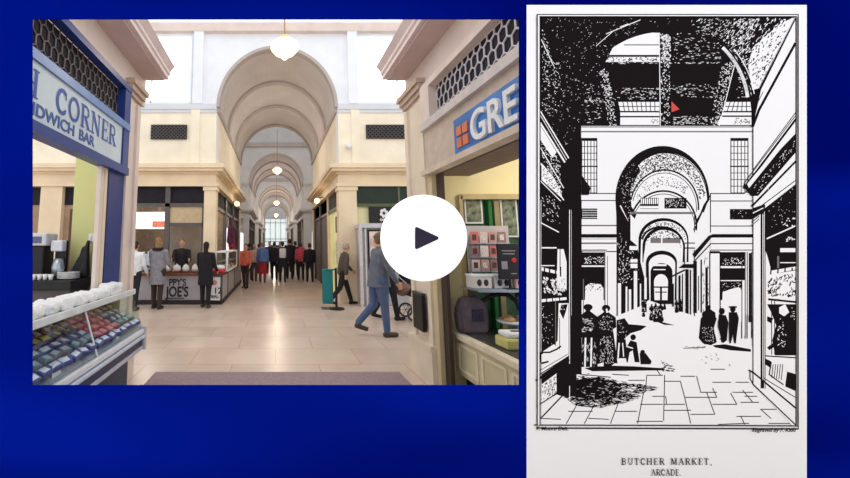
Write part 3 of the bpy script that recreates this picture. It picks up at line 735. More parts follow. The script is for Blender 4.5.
obj('group_head', MB().tube((-.15, -.18, .95), (-.15, -.05, 1.02), .035, 10).tube((.1, -.18, .95), (.1, -.05, 1.02), .035, 10), BLACK, t)
for q in range(4): 
    tag(obj('cup', MB().lathe([(0, 0), (.03, 0), (.042, .07), (.036, .07), (.026, .01)], (-3.95+.15*q, 10.9, 1.3), 12), PAPER, smooth=True, loc=(-3.95+.15*q, 10.9, 1.3)), 'white coffee cup on top of the silver espresso machine', 'cup', 'cups on the espresso machine')
# hanging goods by the kiosk side
for q, (y, z, c, l) in enumerate(((12.2, 2.15, (92, 44, 74), 'plum scarf'), (12.6, 2.0, (150, 44, 60), 'crimson scarf'), (13.0, 2.1, (64, 46, 70), 'dark violet scarf'))):
    m = MB(); m.cap((-1.52, y, z), .09, (-1.52, y+.03, z-.45), .13, 12, fl=.5); m.tube((-1.52, y, z+.05), (-1.52, y, z+.5), .008)
    o = tag(obj('hanging_scarf', m, cm(c, .9, noise=.4, scale=12), smooth=True, loc=(-1.52, y, z)), l+' hanging over the kiosk side counter', 'scarf', 'scarves hanging by the kiosk')

# ------------------------------------------------------------------ right cross aisle
t = thing('queue_barrier', 'teal banner barrier with a black post and round base', 'barrier', (1.31, 9.2, 0))
obj('banner', MB().box(-.14, .13, -.02, .02, .12, .96, .01), cm((30, 118, 124), .6), t)
obj('post', MB().tube((.2, -.05, 0), (.2, -.05, 1.0), .03, 12), BLACK, t); obj('post_base', MB().lathe([(0, 0), (.2, 0), (.19, .03), (.05, .05), (0, .05)], (.2, -.05, 0), 24), BLACK, t, smooth=True)
obj('foot', MB().box(-.16, .13, -.12, .12, 0, .03), DGREY, t); obj('cross_bar', MB().tube((-.14, 0, .96), (.2, -.05, .96), .02), cm((30, 118, 124), .6), t)
t = thing('photo_booth', 'grey cabinet with a large framed portrait poster behind the man in jeans', 'booth', (2.2, 9.5, 0))
BG = cm((176, 172, 178), .5)
obj('cabinet', MB().box(.06, 1.3, .1, .68, 0, 2.02, .02), BG, t)
obj('header', MB().box(.02, 1.34, .04, .68, 2.02, 2.14, .01), cm((206, 204, 208), .5), t)
obj('side_post', MB().box(.0, .08, .0, .12, 0, 2.05, .01).box(.16, .2, .06, .1, 0, 2.02), cm((210, 206, 206), .5), t)
p = obj('poster_frame', MB().box(.24, .9, .06, .1, .55, 1.98, .005), BLACK, t)
obj('poster', MB().box(.28, .86, .05, .06, .6, 1.93), cm((226, 206, 200), .6, noise=.2, scale=6), p)
obj('portrait', MB().ell((.5, .05, 1.62), .13, .004, .18).ell((.7, .05, 1.7), .1, .004, .14), cm((206, 156, 134), .7), p)
obj('portrait_hair', MB().ell((.53, .046, 1.78), .15, .004, .09).ell((.72, .046, 1.8), .11, .004, .08), cm((84, 50, 40), .7), p)
t = thing('flower_sign', 'black sign with a white flower emblem on the cream wall', 'sign', (3.08, 10.2, 2.2))
obj('board', MB().box(-.42, .75, 0, .05, 0, .46, .004), cm((30, 26, 26), .5), t)
m = MB()
for q in range(6): m.ell((-.0+.08*math.cos(q*PI/3+.3), -.004, .27+.09*math.sin(q*PI/3+.3)), .045, .006, .05)
obj('emblem', m, PAPER, t, smooth=True)
obj('lettering', text_bm('ooo', .14, frame_mat((-.12, -.004, .05), (1, 0, 0), (0, 0, 1)), .003, bold=.004), PAPER, t)
t = thing('pram', 'black pram with large spoked wheels beside the right pilaster', 'pram', (3.05, 7.9, 0))
for (x, y, r_) in ((-.18, -.26, .16), (-.18, .26, .16), (.42, -.22, .13), (.42, .22, .13)):
    obj('wheel', MB().wheel((x, y, r_), r_, .018, 1, 20, .022), cm((60, 60, 64), .5), t)
obj('seat', MB().prism([(-.22, .5), (.1, .4), (.4, .48), (.42, .62), (.05, .58), (-.24, .95), (-.32, .92)], 1, -.2, .2), BLACK, t)
obj('hood', MB().ell((-.12, 0, .86), .28, .22, .22), BLACK, t, smooth=True)
obj('cushion', MB().cap((-.3, -.1, .7), .13, (-.3, .1, .62), .15, 10), cm((140, 112, 100), .9), t, smooth=True)
fr = MB()
for y in (-.22, .22): fr.tube((-.18, y, .16), (.3, y, .6), .012); fr.tube((.42, y, .13), (-.55, y*.8, 1.0), .012)
fr.tube((-.55, -.18, 1.0), (-.55, .18, 1.0), .015)
obj('frame', fr, STEEL, t)
t = thing('wall_bin', 'black bin box fixed low on the cream pilaster of the right stall', 'bin', (1.775, 4.56, .56))
obj('bin_body', MB().box(-.03, .02, -.15, .15, 0, .42, .008), BLACK, t); obj('lid', MB().box(-.035, .02, -.155, .155, .42, .45, .005), cm((58, 58, 62), .4), t)
tag(obj('floor_mat', MB().box(-1.5, 1.55, 3.6, 4.72, 0, .012, .004), mat('purple_grey_mat', (150, 130, 134), .9, .12, 40, bump=.3), loc=(0, 4.2, 0)), 'purple-grey floor mat lying across the front of the aisle', 'mat')

# ------------------------------------------------------------------ left stall: refrigerated display case
OX, OY = -1.6, 2.3
t = thing('display_case', 'steel and glass chilled display case full of wrapped sweets on the left', 'display case', (OX, OY, 0))
Lc = 1.9
BUMP = mat('bumper_steel', (226, 230, 238), .25, .05, 8, metal=.15)
obj('cabinet', MB().box(-.5, -.03, 0, Lc-.05, 0, .62), cm((70, 74, 92), .5), t)
obj('bumper', MB().box(-.03, .12, 0, Lc, .6, .655, .012), BUMP, t, label='bright steel upper rail')
obj('bumper', MB().box(-.03, .135, 0, Lc, .555, .59, .01), cm((196, 206, 222), .3), t, label='pale lower rail')
obj('bumper_band', MB().box(-.03, .1, 0, Lc, .47, .56), cm((44, 50, 84), .4), t)
obj('bumper_band', MB().box(-.03, .115, 0, Lc, .43, .47, .008), cm((186, 192, 206), .35), t, label='pale bottom strip')
obj('end_cap', MB().box(-.05, .14, Lc, Lc+.05, .42, .68, .015), cm((206, 204, 200), .4), t)
obj('deck', MB().prism([(.09, .66), (.09, .68), (-.47, .93), (-.47, .88)], 1, .02, Lc), cm((150, 156, 170), .4), t)
obj('back_panel', MB().box(-.5, -.47, 0, Lc, .62, 1.06), cm((120, 124, 134), .4), t)
obj('front_glass', MB().prism([(.095, .66), (.1, .66), (-.03, 1.05), (-.035, 1.05)], 1, .0, Lc), GLASS, t)
obj('end_glass', MB().prism([(.09, .66), (-.46, .66), (-.46, 1.06), (-.03, 1.06)], 1, Lc+.0, Lc+.006), GLASS, t)
obj('top_shelf', MB().box(-.5, -.02, 0, Lc+.02, 1.05, 1.075, .006), cm((206, 214, 216), .25), t)
obj('top_rail', MB().box(-.035, -.005, 0, Lc+.03, 1.03, 1.09, .008), cm((214, 220, 220), .3), t)
obj('glass_divider', MB().tube((.1, .86, .66), (-.03, .86, 1.05), .008, 6), cm((226, 232, 232), .3), t)
obj('price_ticket', MB().box(.07, .075, .28, .38, .67, .76), PAPER, t); obj('price_ticket', MB().box(.07, .075, 1.28, 1.34, .67, .78), PAPER, t)
def sweet(name, c, c2, w_, l_, h_):
    r_ = bpy.data.objects.new(name, None); COL.objects.link(r_)
    obj('wrapper', MB().box(-w_/2, w_/2, -l_/2, l_/2, 0, h_, min(h_, w_)*.3), cm(c, .3, noise=.3, scale=60), r_)
    m = MB(); m.box(-w_*.3, w_*.3, -l_*.28, l_*.28, h_, h_+.003)
    obj('wrapper_band', m, cm(c2, .35), r_); return r_
def dup(r_, loc, rot):
    c = r_.copy(); COL.objects.link(c); c.location = loc; c.rotation_euler = rot
    for ch in r_.children:
        d = ch.copy(); COL.objects.link(d); d.parent = c
    return c
kinds = [
 ('wrapped_bar', (52, 66, 128), (206, 216, 232), 'blue and silver wrapped bar low at the front or far end of the glass case', 'blue and silver bars'),
 ('wrapped_bar', (70, 92, 112), (150, 180, 190), 'teal-grey wrapped bar near the front glass of the case', 'teal-grey bars'),
 ('wrapped_bar', (58, 44, 92), (212, 196, 70), 'violet bar with a yellow band in the middle of the case', 'violet and yellow bars'),
 ('wrapped_bar', (190, 56, 88), (232, 160, 176), 'bright pink wrapped bar in the right half of the case', 'pink bars'),
 ('wrapped_bar', (138, 92, 84), (216, 196, 170), 'brown and cream wrapped bar on the upper row of the case', 'brown and cream bars'),
 ('wrapped_bar', (110, 70, 88), (200, 190, 200), 'mauve wrapped bar on the topmost row of the case', 'mauve bars'),
]
protos = {}
random.seed(11)
for row in range(7):
    xr = .045-.078*row
    for j in range(15):
        yy = .09+j*.122+random.uniform(-.01, .01)
        ki = [0, 1, 0, 2, 4, 4, 5][row]
        if row in (1, 2, 3, 4) and 8 <= j <= 11: ki = 3
        elif row == 3 and j > 11: ki = 0
        elif row <= 1 and j < 5: ki = row
        n_, c1, c2, lab, g = kinds[ki]
        zz = .682+(.09-xr)*(.25/.56)+.022
        loc = (OX+xr, OY+yy, zz); rot = (random.uniform(-.18, .18), .42+random.uniform(-.12, .12), random.uniform(-.45, .45))
        if ki not in protos:
            protos[ki] = o = sweet(n_, c1, c2, .076, .116, .045+.008*(ki % 3)); o.location = loc; o.rotation_euler = rot
            tag(o, lab, 'sweet', g+' in the glass case')
        else: o = dup(protos[ki], loc, rot)
# paper wrapped parcels on the top shelf
wl = ['white paper bag on the case top, nearest and leftmost in the row', 'second white paper bag from the left on the case top', 'third white paper bag from the left on the case top',
      'fourth white paper bag from the left on the case top', 'fifth white paper bag from the left, middle of the case top', 'third white paper bag from the blue post on the case top',
      'second white paper bag from the blue post on the case top', 'largest white paper bag at the far end of the case top by the blue post']
from mathutils import noise as mnoise
for q in range(8):
    m = MB(); yy = 2.36+q*.2; big = 1.35 if q == 7 else 1
    m.box(-.1 if q < 6 else -.075, .1 if q < 6 else .075, -.09*big, .09*big, 0, .085*big, .033)
    bmesh.ops.subdivide_edges(m.bm, edges=m.bm.edges[:], cuts=3, use_grid_fill=True)
    for v in m.bm.verts:
        d = mnoise.noise_vector(v.co*14+Vector((q*3.1, 0, 0)))*.02; v.co += Vector((d.x, d.y, abs(d.z)*1.4 if v.co.z > .02 else 0))
    o = obj('paper_bag', m, PAPER, smooth=False); o.location = (-1.735 if q < 6 else -1.70, yy+(.04 if q == 7 else 0), 1.078); o.rotation_euler = (0, 0, random.uniform(-.2, .2))
    tag(o, wl[q], 'bag', 'white paper bags on the display case')

# back counter in the left stall with its equipment
t = thing('back_counter', 'black topped back counter behind the paper bags in the left stall', 'counter', (-3.0, 3.85, 0))
obj('body', MB().box(-.3, .84, .02, .38, 0, 1.12), DGREY, t); obj('worktop', MB().box(-.32, .87, -.03, .4, 1.12, 1.22, .01), BLACK, t)
t = thing('till', 'black till with a white top at the left edge of the back counter', 'till', (-2.62, 4.05, 1.22))
obj('housing', MB().box(-.13, .1, -.1, .1, 0, .36, .02), BLACK, t); obj('top', MB().box(-.15, .13, -.12, .1, .36, .5, .02), cm((206, 206, 214), .4), t)
obj('display', MB().box(-.1, .08, -.128, -.12, .39, .46), cm((80, 90, 120), .3), t)
t = thing('coffee_maker', 'small silver coffee maker with a white lid beside the till', 'coffee machine', (-2.4, 4.05, 1.22))
obj('body', MB().box(-.07, .06, -.07, .07, .0, .04, .005).box(-.07, .06, .02, .07, 0, .42, .01), BLACK, t)
obj('jug', MB().lathe([(0, .04), (.055, .04), (.065, .12), (.045, .22), (0, .22)], (0, -.02, 0), 14), STEEL, t, smooth=True)
obj('lid', MB().box(-.07, .06, -.07, .02, .3, .42, .015), cm((214, 216, 224), .4), t)
for q in range(5):
    tag(obj('plate', MB().lathe([(0, 0), (.05, 0), (.11, .012), (.11, .018), (.05, .008), (0, .008)], (-2.26, 4.0, 1.222+.014*q), 20), PAPER, smooth=True, loc=(-2.26, 4.0, 1.222+.014*q)), 'white plate in the stack beside the coffee maker', 'plate', 'stacked plates on the back counter')
for q in range(4):
    x = -2.56+.06*q
    tag(obj('cup', MB().lathe([(0, 0), (.018, 0), (.026, .06), (.02, .06), (.015, .01)], (x, 3.88, 1.222), 12), PAPER, smooth=True, loc=(x, 3.88, 1.222)), 'small white cup in front of the till and coffee maker', 'cup', 'cups on the back counter')
t = thing('black_jacket', 'black jacket hanging against the pale green partition', 'jacket', (-2.2, 4.2, 1.23))
m = MB(); m.cap((0, 0, .3), .05, (-.02, -.0, .02), .09, 12, fl=.6); m.cap((-.03, 0, .2), .05, (-.13, -.03, -.02), .05, 10); m.cap((.02, 0, .32), .03, (.03, 0, .4), .02, 8)
o = obj('cloth', m, BLACK, t, smooth=True); remesh(o, .012)
obj('hook', MB().tube((.03, .0, .38), (.03, .1, .42), .008), STEEL, t)

# ------------------------------------------------------------------ right stall contents
t = thing('shop_counter', 'cream panelled counter with a dark stone top in the right stall', 'counter', (2.0, 2.3, 0))
CP = mat('counter_cream', (206, 196, 160), .5, .06, 5)
obj('body', MB().box(0, .7, 0, 1.87, .2, .6), CP, t)
mb = MB()
for k in range(4):
    y0 = .04+k*.455
    mb.box(-.012, 0, y0, y0+.03, .25, .53); mb.box(-.012, 0, y0+.36, y0+.39, .25, .53); mb.box(-.012, 0, y0+.03, y0+.36, .25, .275); mb.box(-.012, 0, y0+.03, y0+.36, .505, .53)
obj('panel_moulding', mb, cm((226, 216, 184), .5), t)
obj('ledge', MB().box(-.04, .04, 0, 1.88, .58, .64, .008), cm((222, 212, 184), .5), t)
obj('stone_top', MB().box(.04, .75, 0, 1.88, .6, .65), mat('dark_stone', (70, 70, 68), .3, .6, 30), t)
obj('plinth', MB().box(.06, .7, 0, 1.78, 0, .2), BLACK, t)
t = thing('shopping_bag', 'dusky grey shopping bag with a long black strap on the stone counter', 'bag', (2.14, 4.03, .65))
m = MB(); m.prism([(-.15, 0), (.14, 0), (.15, .2), (.1, .37), (-.1, .38), (-.17, .22)], 1, -.07, .09); bmesh.ops.bevel(m.bm, geom=m.bm.edges[:], offset=.025, segments=2, affect='EDGES'); obj('bag_body', m, cm((104, 92, 98), .8, noise=.2, scale=9), t)
obj('label', MB().box(-.04, .08, -.076, -.07, .13, .26), cm((60, 50, 72), .6, noise=.5, scale=40), t, label='dark printed label')
m = MB(); pts = [(.08, -.04, .33), (.14, -.08, .38), (.22, -.12, .42), (.30, -.16, .42), (.36, -.2, .36), (.38, -.22, .27)]
for a_, b_ in zip(pts, pts[1:]): m.cap(a_, .022, b_, .02, 8)
obj('strap', m, BLACK, t, smooth=True)
t = thing('cake_tray', 'yellow cake tray with white icing on the right counter', 'tray', (2.22, 3.45, .65))
obj('tray', MB().box(-.14, .16, -.1, .1, 0, .1, .02), cm((204, 196, 120), .6), t); obj('icing', MB().box(-.12, .14, -.08, .08, .1, .15, .02), PAPER, t)
obj('lettering', MB().box(-.06, .08, -.04, -.02, .15, .154).box(-.04, .1, .0, .015, .15, .154), cm((80, 70, 70)), t)
tag(obj('paper_sheet', MB().box(2.14, 2.4, 2.9, 3.14, .65, .655), PAPER, loc=(2.3, 3.0, .65)), 'white paper sheet lying at the front of the right counter', 'paper')
t = thing('pie_plate', 'plate of pies on a stand behind the shopping bag strap', 'plate', (2.52, 3.9, .65))
obj('stand', MB().lathe([(0, 0), (.07, 0), (.03, .03), (.03, .13), (0, .13)], seg=14), STEEL, t, smooth=True)
obj('plate', MB().lathe([(0, .13), (.17, .13), (.18, .15), (0, .15)], seg=20), PAPER, t, smooth=True)
for q in range(4):
    a_ = q*PI/2+.4
    tag(obj('pie', MB().lathe([(0, 0), (.045, 0), (.055, .03), (.03, .045), (0, .045)], (2.52+.09*math.cos(a_), 3.9+.09*math.sin(a_), .80), 12), cm((206, 160, 110), .7), smooth=True, loc=(2.52+.09*math.cos(a_), 3.9+.09*math.sin(a_), .80)), 'golden round pie on the plate behind the bag strap', 'pie', 'pies on the plate')
t = thing('glass_shelf', 'grey glass shelf carrying white boxes in the right stall', 'shelf', (2.05, 3.72, 1.12))
obj('shelf_board', MB().box(0, .95, 0, .36, 0, .025, .004), cm((134, 148, 150), .2), t); obj('edge_strip', MB().box(0, .95, -.01, 0, -.005, .03), STEEL, t)
for bx in (.08, .6): obj('bracket', MB().prism([(.36, -.12), (.36, 0), (.1, 0)], 0, bx, bx+.02), DGREY, t)
for q, (x, c, l) in enumerate(((2.13, (216, 212, 206), 'white box with dark round windows at the left end of the glass shelf'), (2.34, (222, 218, 212), 'middle white box on the glass shelf'), (2.55, (232, 196, 176), 'white and peach box at the right of the glass shelf'))):
    t = thing('gift_box', l, 'box', (x, 3.84, 1.145), group='boxes on the glass shelf')
    obj('box', MB().box(-.085, .095, -.07, .1, 0, .12, .008), cm(c, .6), t)
    obj('window', MB().ell((-.035, -.071, .06), .025, .003, .035).ell((.035, -.071, .06), .025, .003, .035), cm((60, 48, 48), .3), t, smooth=True)
    obj('lid', MB().box(-.09, .1, -.075, .105, .12, .14, .004), PAPER, t)
t = thing('card_rack', 'tiered rack of printed cards above the glass shelf', 'rack', (2.14, 3.96, 1.3))
obj('rack_back', MB().box(-.02, .44, .04, .06, 0, .5), cm((190, 184, 180), .5), t)
for r_ in range(3): obj('tier', MB().box(-.02, .4, -.03, .04, r_*.15, r_*.15+.012), STEEL, t)
obj('leg', MB().box(-.02, -.005, .0, .04, -.155, 0).box(.39, .405, .0, .04, -.155, 0), STEEL, t)
cc = [(216, 196, 186), (196, 150, 140), (150, 120, 116), (222, 214, 210), (206, 120, 110)]
cn = ['cream', 'rose', 'taupe', 'white', 'coral']; pos = ['bottom', 'middle', 'top']; ps = ['left', 'second', 'third', 'right']
for r_ in range(3):
    for q in range(4):
        k_ = (r_*2+q) % 5
        m = MB().box(-.043, .043, 0, .006, 0, .12)
        o = thing('greeting_card', '%s printed card, %s on the %s tier of the rack' % (cn[k_], ps[q], pos[r_]), 'card', (2.17+q*.1, 3.945, 1.313+r_*.15), group='cards in the rack')
        obj('card', m, cm(cc[k_], .5), o); obj('print', MB().box(-.025, .02, -.002, 0, .03, .09), cm([(90, 60, 60), (226, 214, 206)][q % 2], .5, noise=.4, scale=60), o)
t = thing('menu_stand', 'black framed menu board with red spot in front of the card rack', 'sign', (2.38, 3.74, 1.145))
obj('board', MB().box(-.1, .12, -.01, .012, .1, .46, .004), cm((26, 22, 28), .4), t)
obj('post', MB().box(0, .02, -.01, .01, 0, .1), BLACK, t); obj('post_base', MB().box(-.05, .07, -.04, .04, 0, .01), BLACK, t)
obj('spot', MB().ell((.06, -.012, .29), .025, .003, .025), cm((200, 50, 60)), t, smooth=True)
obj('lettering', MB().box(-.06, .08, -.014, -.01, .38, .39).box(-.05, .07, -.014, -.01, .35, .36).box(-.07, -.01, -.014, -.01, .2, .28).box(.02, .08, -.014, -.01, .15, .16), cm((150, 146, 150)), t)
for q, (x, z, w_, h_) in enumerate(((2.36, 1.86, .17, .28), (2.78, 1.7, .16, .44))):
    t = thing('window_poster', ['white framed notice with food picture on the green back wall', 'white framed notice at the right end of the green back wall'][q], 'poster', (x, 4.27, z))
    obj('frame', MB().box(-w_/2-.02, w_/2+.02, 0, .03, -.02, h_+.02), PAPER, t); obj('print', MB().box(-w_/2, w_/2, -.005, 0, 0, h_), cm((120, 130, 104), .6, noise=.7, scale=14), t)
for x in (2.62, 2.95): struct('trim_8', MB().box(x-.03, x+.03, 4.24, 4.3, .6, 2.12), cm((150, 140, 100)))
struct('trim_8', MB().box(2.52, 2.56, 4.24, 4.3, .6, 2.12), cm((28, 110, 52)))
# ------------------------------------------------------------------ blue display wall, poster, play button
DB = 1.9
FW = Vector((0, CT, ST)); UP = Vector((0, -ST, CT)); RT = Vector((1, 0, 0)); EYE = Vector((0, 0, 1.6))
BO = EYE+FW*DB     # the leaning board's reference point
S_ = DB/F          # metres on the board per unit of its layout grid
def B(u, v, d=0): return BO+RT*((u-PCX)*S_)+UP*((PCY-v)*S_)-FW*d
def panel(mb, u0, v0, u1, v1, d0, d1):
    c = [B(u, v, d) for d in (d0, d1) for (u, v) in ((u0, v0), (u1, v0), (u1, v1), (u0, v1))]
    vs = [mb.bm.verts.new(p) for p in c]
    for q in ((3,2,1,0),(4,5,6,7),(0,1,5,4),(1,2,6,5),(2,3,7,6),(3,0,4,7)): mb.bm.faces.new([vs[i] for i in q])
def blue_mat():
    m = bpy.data.materials.new('blue_backdrop'); m.use_nodes = True; nt = m.node_tree; b = nt.nodes['Principled BSDF']
    tc = nt.nodes.new('ShaderNodeTexCoord'); mp = nt.nodes.new('ShaderNodeMapping'); mp.inputs['Rotation'].default_value = (0, .5, 0); mp.inputs['Scale'].default_value = (.35, 1, 1.1)
    nt.links.new(tc.outputs['Object'], mp.inputs[0])
    n = nt.nodes.new('ShaderNodeTexNoise'); n.inputs['Scale'].default_value = .9; n.inputs['Detail'].default_value = 1.5; n.inputs['Distortion'].default_value = .6
    nt.links.new(mp.outputs[0], n.inputs['Vector'])
    r = nt.nodes.new('ShaderNodeValToRGB'); e = r.color_ramp.elements
    e[0].position = .3; e[0].color = lin((0, 8, 96))+(1,); e[1].position = .7; e[1].color = lin((2, 26, 150))+(1,)
    nt.links.new(n.outputs['Fac'], r.inputs[0])
    nt.links.new(r.outputs[0], b.inputs['Base Color']); b.inputs['Roughness'].default_value = .9; b.inputs['Specular IOR Level'].default_value = 0
    return m
BM_ = blue_mat()
mb = MB()
VB = PCY+(1.6+ST*DB)/(CT*S_)-1   # just above the floor line
panel(mb, -60, -40, 32, VB, -.006, 0); panel(mb, 519.5, -40, 920, VB, -.006, 0)
panel(mb, 32, -40, 519.5, 19, -.006, 0); panel(mb, 32, 385.5, 519.5, VB, -.006, 0)
struct('wall_display', mb, BM_)

# ---- engraving poster
t = thing('poster', 'tall white poster of an old black engraving captioned Butcher Market Arcade on the blue wall', 'poster', tuple(B(666.5, 476, .002)))
def rel(mb):
    o = Vector(t.location)
    for v in mb.bm.verts: v.co -= o
    return mb
PAPW = mat('poster_paper', (238, 238, 240), .8, .01, 1, spec=0); INK = mat('printing_ink', (28, 24, 26), .9, 0, 1, spec=0); GRY = mat('grey_ink', (120, 114, 114), .9, 0, 1, spec=0)
mb = MB(); panel(mb, 526.5, 5, 806.5, 482, .0002, .001); obj('paper', rel(mb), PAPW, t)
INKM = [INK, PAPW, GRY]
dep = [.0012]
K, W, G = 0, 1, 2
ink = MB()
def nxt(): dep[0] += .000007
def poly(pts, c=K):
    nxt(); f = ink.face([B(u, v, dep[0]) for u, v in pts])
    if f: f.material_index = c
def strip(pts, w_=1.0, c=K):
    nxt()
    for (a, b) in zip(pts, pts[1:]):
        dx, dy = b[0]-a[0], b[1]-a[1]; l = math.hypot(dx, dy) or 1
        nx, ny = -dy/l*w_/2, dx/l*w_/2; ex, ey = dx/l*w_*.3, dy/l*w_*.3
        f = ink.face([B(a[0]+nx-ex, a[1]+ny-ey, dep[0]), B(b[0]+nx+ex, b[1]+ny+ey, dep[0]), B(b[0]-nx+ex, b[1]-ny+ey, dep[0]), B(a[0]-nx-ex, a[1]-ny-ey, dep[0])])
        if f: f.material_index = c
def line(x0, y0, x1, y1, w_=1.0, c=K): strip([(x0, y0), (x1, y1)], w_, c)
def rect(x0, y0, x1, y1, c=K): poly([(x0, y0), (x1, y0), (x1, y1), (x0, y1)], c)
def inside(p, pg):
    r_ = False; j = len(pg)-1
    for i in range(len(pg)):
        if (pg[i][1] > p[1]) != (pg[j][1] > p[1]) and p[0] < (pg[j][0]-pg[i][0])*(p[1]-pg[i][1])/(pg[j][1]-pg[i][1])+pg[i][0]: r_ = not r_
        j = i
    return r_
def speck(pg, n, c, l0=1, l1=3, w0=.4, w1=.9, ang=None, jit=.6):
    nxt(); xs = [p[0] for p in pg]; ys = [p[1] for p in pg]; k = 0; tr = 0
    while k < n and tr < n*12:
        tr += 1
        x = random.uniform(min(xs), max(xs)); y = random.uniform(min(ys), max(ys))
        if not inside((x, y), pg): continue
        a = (ang(x, y) if callable(ang) else (ang if ang is not None else random.uniform(0, PI)))+random.uniform(-jit, jit)
        l = random.uniform(l0, l1); w_ = random.uniform(w0, w1)
        dx, dy = math.cos(a)*l/2, math.sin(a)*l/2
        if not (inside((x+dx, y+dy), pg) and inside((x-dx, y-dy), pg)): continue
        nx, ny = -math.sin(a)*w_/2, math.cos(a)*w_/2
        f = ink.face([B(x-dx, y-dy, dep[0]), B(x+nx, y+ny, dep[0]), B(x+dx, y+dy, dep[0]), B(x-nx, y-ny, dep[0])])
        if f: f.material_index = c
        k += 1
def arc(cx, cy, rx, ry, a0, a1, n=24): return [(cx+rx*math.cos(R(a0+(a1-a0)*i/n)), cy-ry*math.sin(R(a0+(a1-a0)*i/n))) for i in range(n+1)]
random.seed(5)
# upper vault: black mass, lit roof seen under its edge
poly([(540, 17), (794, 17), (794, 40), (757, 112), (752, 126), (581, 126), (581, 200), (540, 200)])
# right pendentive fading to white
pend = [(738, 17), (794, 17), (790, 24), (758, 90), (750, 88), (742, 62), (722, 40)]
poly([(792, 18), (794, 18), (794, 20), (760, 88), (752, 90), (748, 66), (752, 48), (768, 34), (780, 24)], W)
speck(pend, 260, W, 2, 6, .6, 1.5, lambda x, y: 2.2, .5)
speck([(752, 30), (792, 19), (760, 86), (752, 86), (747, 60)], 170, K, 1.5, 4.5, .6, 1.4, 2.2, .5)
speck([(690, 18), (760, 18), (752, 40), (744, 72), (725, 45), (690, 25)], 260, W, 1.5, 4, .3, .8, 2.5, .6)
speck([(542, 18), (690, 18), (630, 36), (600, 66), (584, 120), (542, 196)], 330, W, .8, 2.4, .2, .55, 2.6, 1)
for rr in (0, 3.2, 9):
    pa = arc(664, 108, 84+rr, 84+rr*1.1, 62, 8, 26); 
    if rr: speck([(p[0]+d, p[1]) for p in pa for d in (0,)]+[(p[0]+2, p[1]+1) for p in pa[::-1]], 60, W, 2, 5, .3, .8, lambda x, y: math.atan2(x-664, -(y-108))*1.0+0, .3)
    else: strip([(x, y) for x, y in pa[8:]], 3.4, W)
strip(arc(664, 108, 91, 91, 40, 9, 16), .9, W); strip(arc(664, 108, 89, 88, 55, 9, 16), 1.1, K)
line(606, 34, 640, 20, .8, W); line(596, 46, 612, 32, .6, W); line(620, 27, 628, 24, .8, W)
# lit roof light
poly([(609, 55)]+arc(664, 108, 84, 76, 128, 98, 10)+[(659, 33), (659, 55)], W)
line(624, 45, 659, 45, .9, K); line(609, 56, 659, 56, 1, K)
poly([(605, 62), (609, 57), (659, 57), (659, 62)], W); speck([(605, 62), (609, 57), (659, 57), (659, 62)], 70, K, 1, 3, .6, 1.3)
# beams
b1 = [(598, 68), (608, 68), (618, 126), (608, 126)]; b2 = [(659, 32), (671, 32), (670, 126), (660, 126)]; b3 = [(722, 62), (735, 62), (719, 126), (708, 126)]
for bb in (b1, b2, b3): speck(bb, 170, W, 1, 3.4, .5, 1.1); 
speck([(660, 33), (671, 33), (671, 62), (660, 62)], 60, W, 2, 5, .8, 1.8)
strip([(b2[0][0], 33), (660, 126)], .8, W); strip([(b3[1][0], 62), (719, 126)], .8, W)
for (x0, y0, x1, y1, n) in ((672, 30, 722, 60, 130), (612, 90, 658, 100, 70), (672, 84, 718, 98, 60), (583, 84, 602, 124, 60), (620, 88, 700, 90, 40), (672, 116, 708, 125, 90), (735, 70, 748, 98, 25), (583, 100, 606, 102, 20), (606, 62, 720, 64, 60)):
    speck([(x0, y0), (x1, y0), (x1, y1), (x0, y1)], n, W, 1, 4, .3, .8, 0, .3)
# small clerestory windows
for pg, nx_ in ((((618, 102), (659, 102), (659, 111), (620, 111)), 9), (((726, 102), (750, 102), (751, 111), (722, 111)), 6)):
    poly(pg, W)
    for i in range(1, nx_): 
        f_ = i/nx_; line(pg[0][0]+(pg[1][0]-pg[0][0])*f_, 102, pg[3][0]+(pg[2][0]-pg[3][0])*f_, 111, .8, K)
    line(pg[0][0]-1, 106.5, pg[1][0], 106.5, .8, K)
poly([(620, 112.5), (659, 112.5), (659, 116), (620, 116)], W); poly([(620, 117.5), (659, 117.5), (659, 125), (620, 125)], W)
poly([(722, 112.5), (751, 112.5), (751, 115.5), (721, 115.5)], W); poly([(720, 117), (751, 117), (751, 125), (717, 125)], W)
speck([(650, 118), (659, 118), (659, 124), (650, 124)], 14, K); speck([(733, 118), (750, 118), (750, 124), (733, 124)], 40, K, 1, 3)
# white crossing wall
rect(581, 127.5, 752, 233, W); line(581, 131.7, 752, 131.7, 1.4, G); line(581, 127, 752, 127, .8)
for (x0, x1) in ((581, 597), (730, 748)):
    rect(x0, 138, x1, 193); rect(x0+1, 141, x1-1, 192.5, W)
    for i in range(1, 5): line(x0+(x1-x0)*i/5, 141, x0+(x1-x0)*i/5, 193, .8)
    for i in range(1, 8): line(x0, 140+i*6.6, x1, 140+i*6.6, 1.3 if i == 4 else .7)
# left attic block
line(580, 193.5, 616, 193.5, .9); line(580, 200.5, 616, 200.5, .9); line(580, 225.5, 616, 225.5, 1.4, G)
rect(580, 208.5, 597, 219)
for i in range(8):
    for j in range(4): poly([(582+i*2, 210+j*2.4), (583+i*2, 209.6+j*2.4), (583.4+i*2, 210.6+j*2.4), (582.4+i*2, 211+j*2.4)], W)
# right attic block
line(710, 193.5, 744, 193.5, .9); line(710, 201, 752, 201, .9); line(710, 193.5, 710, 232, .9); line(710, 226, 752, 226, .9)
rect(729.5, 209, 752, 219.5); speck([(731, 210), (749, 210), (749, 218), (731, 218)], 12, W, .6, 1.2)
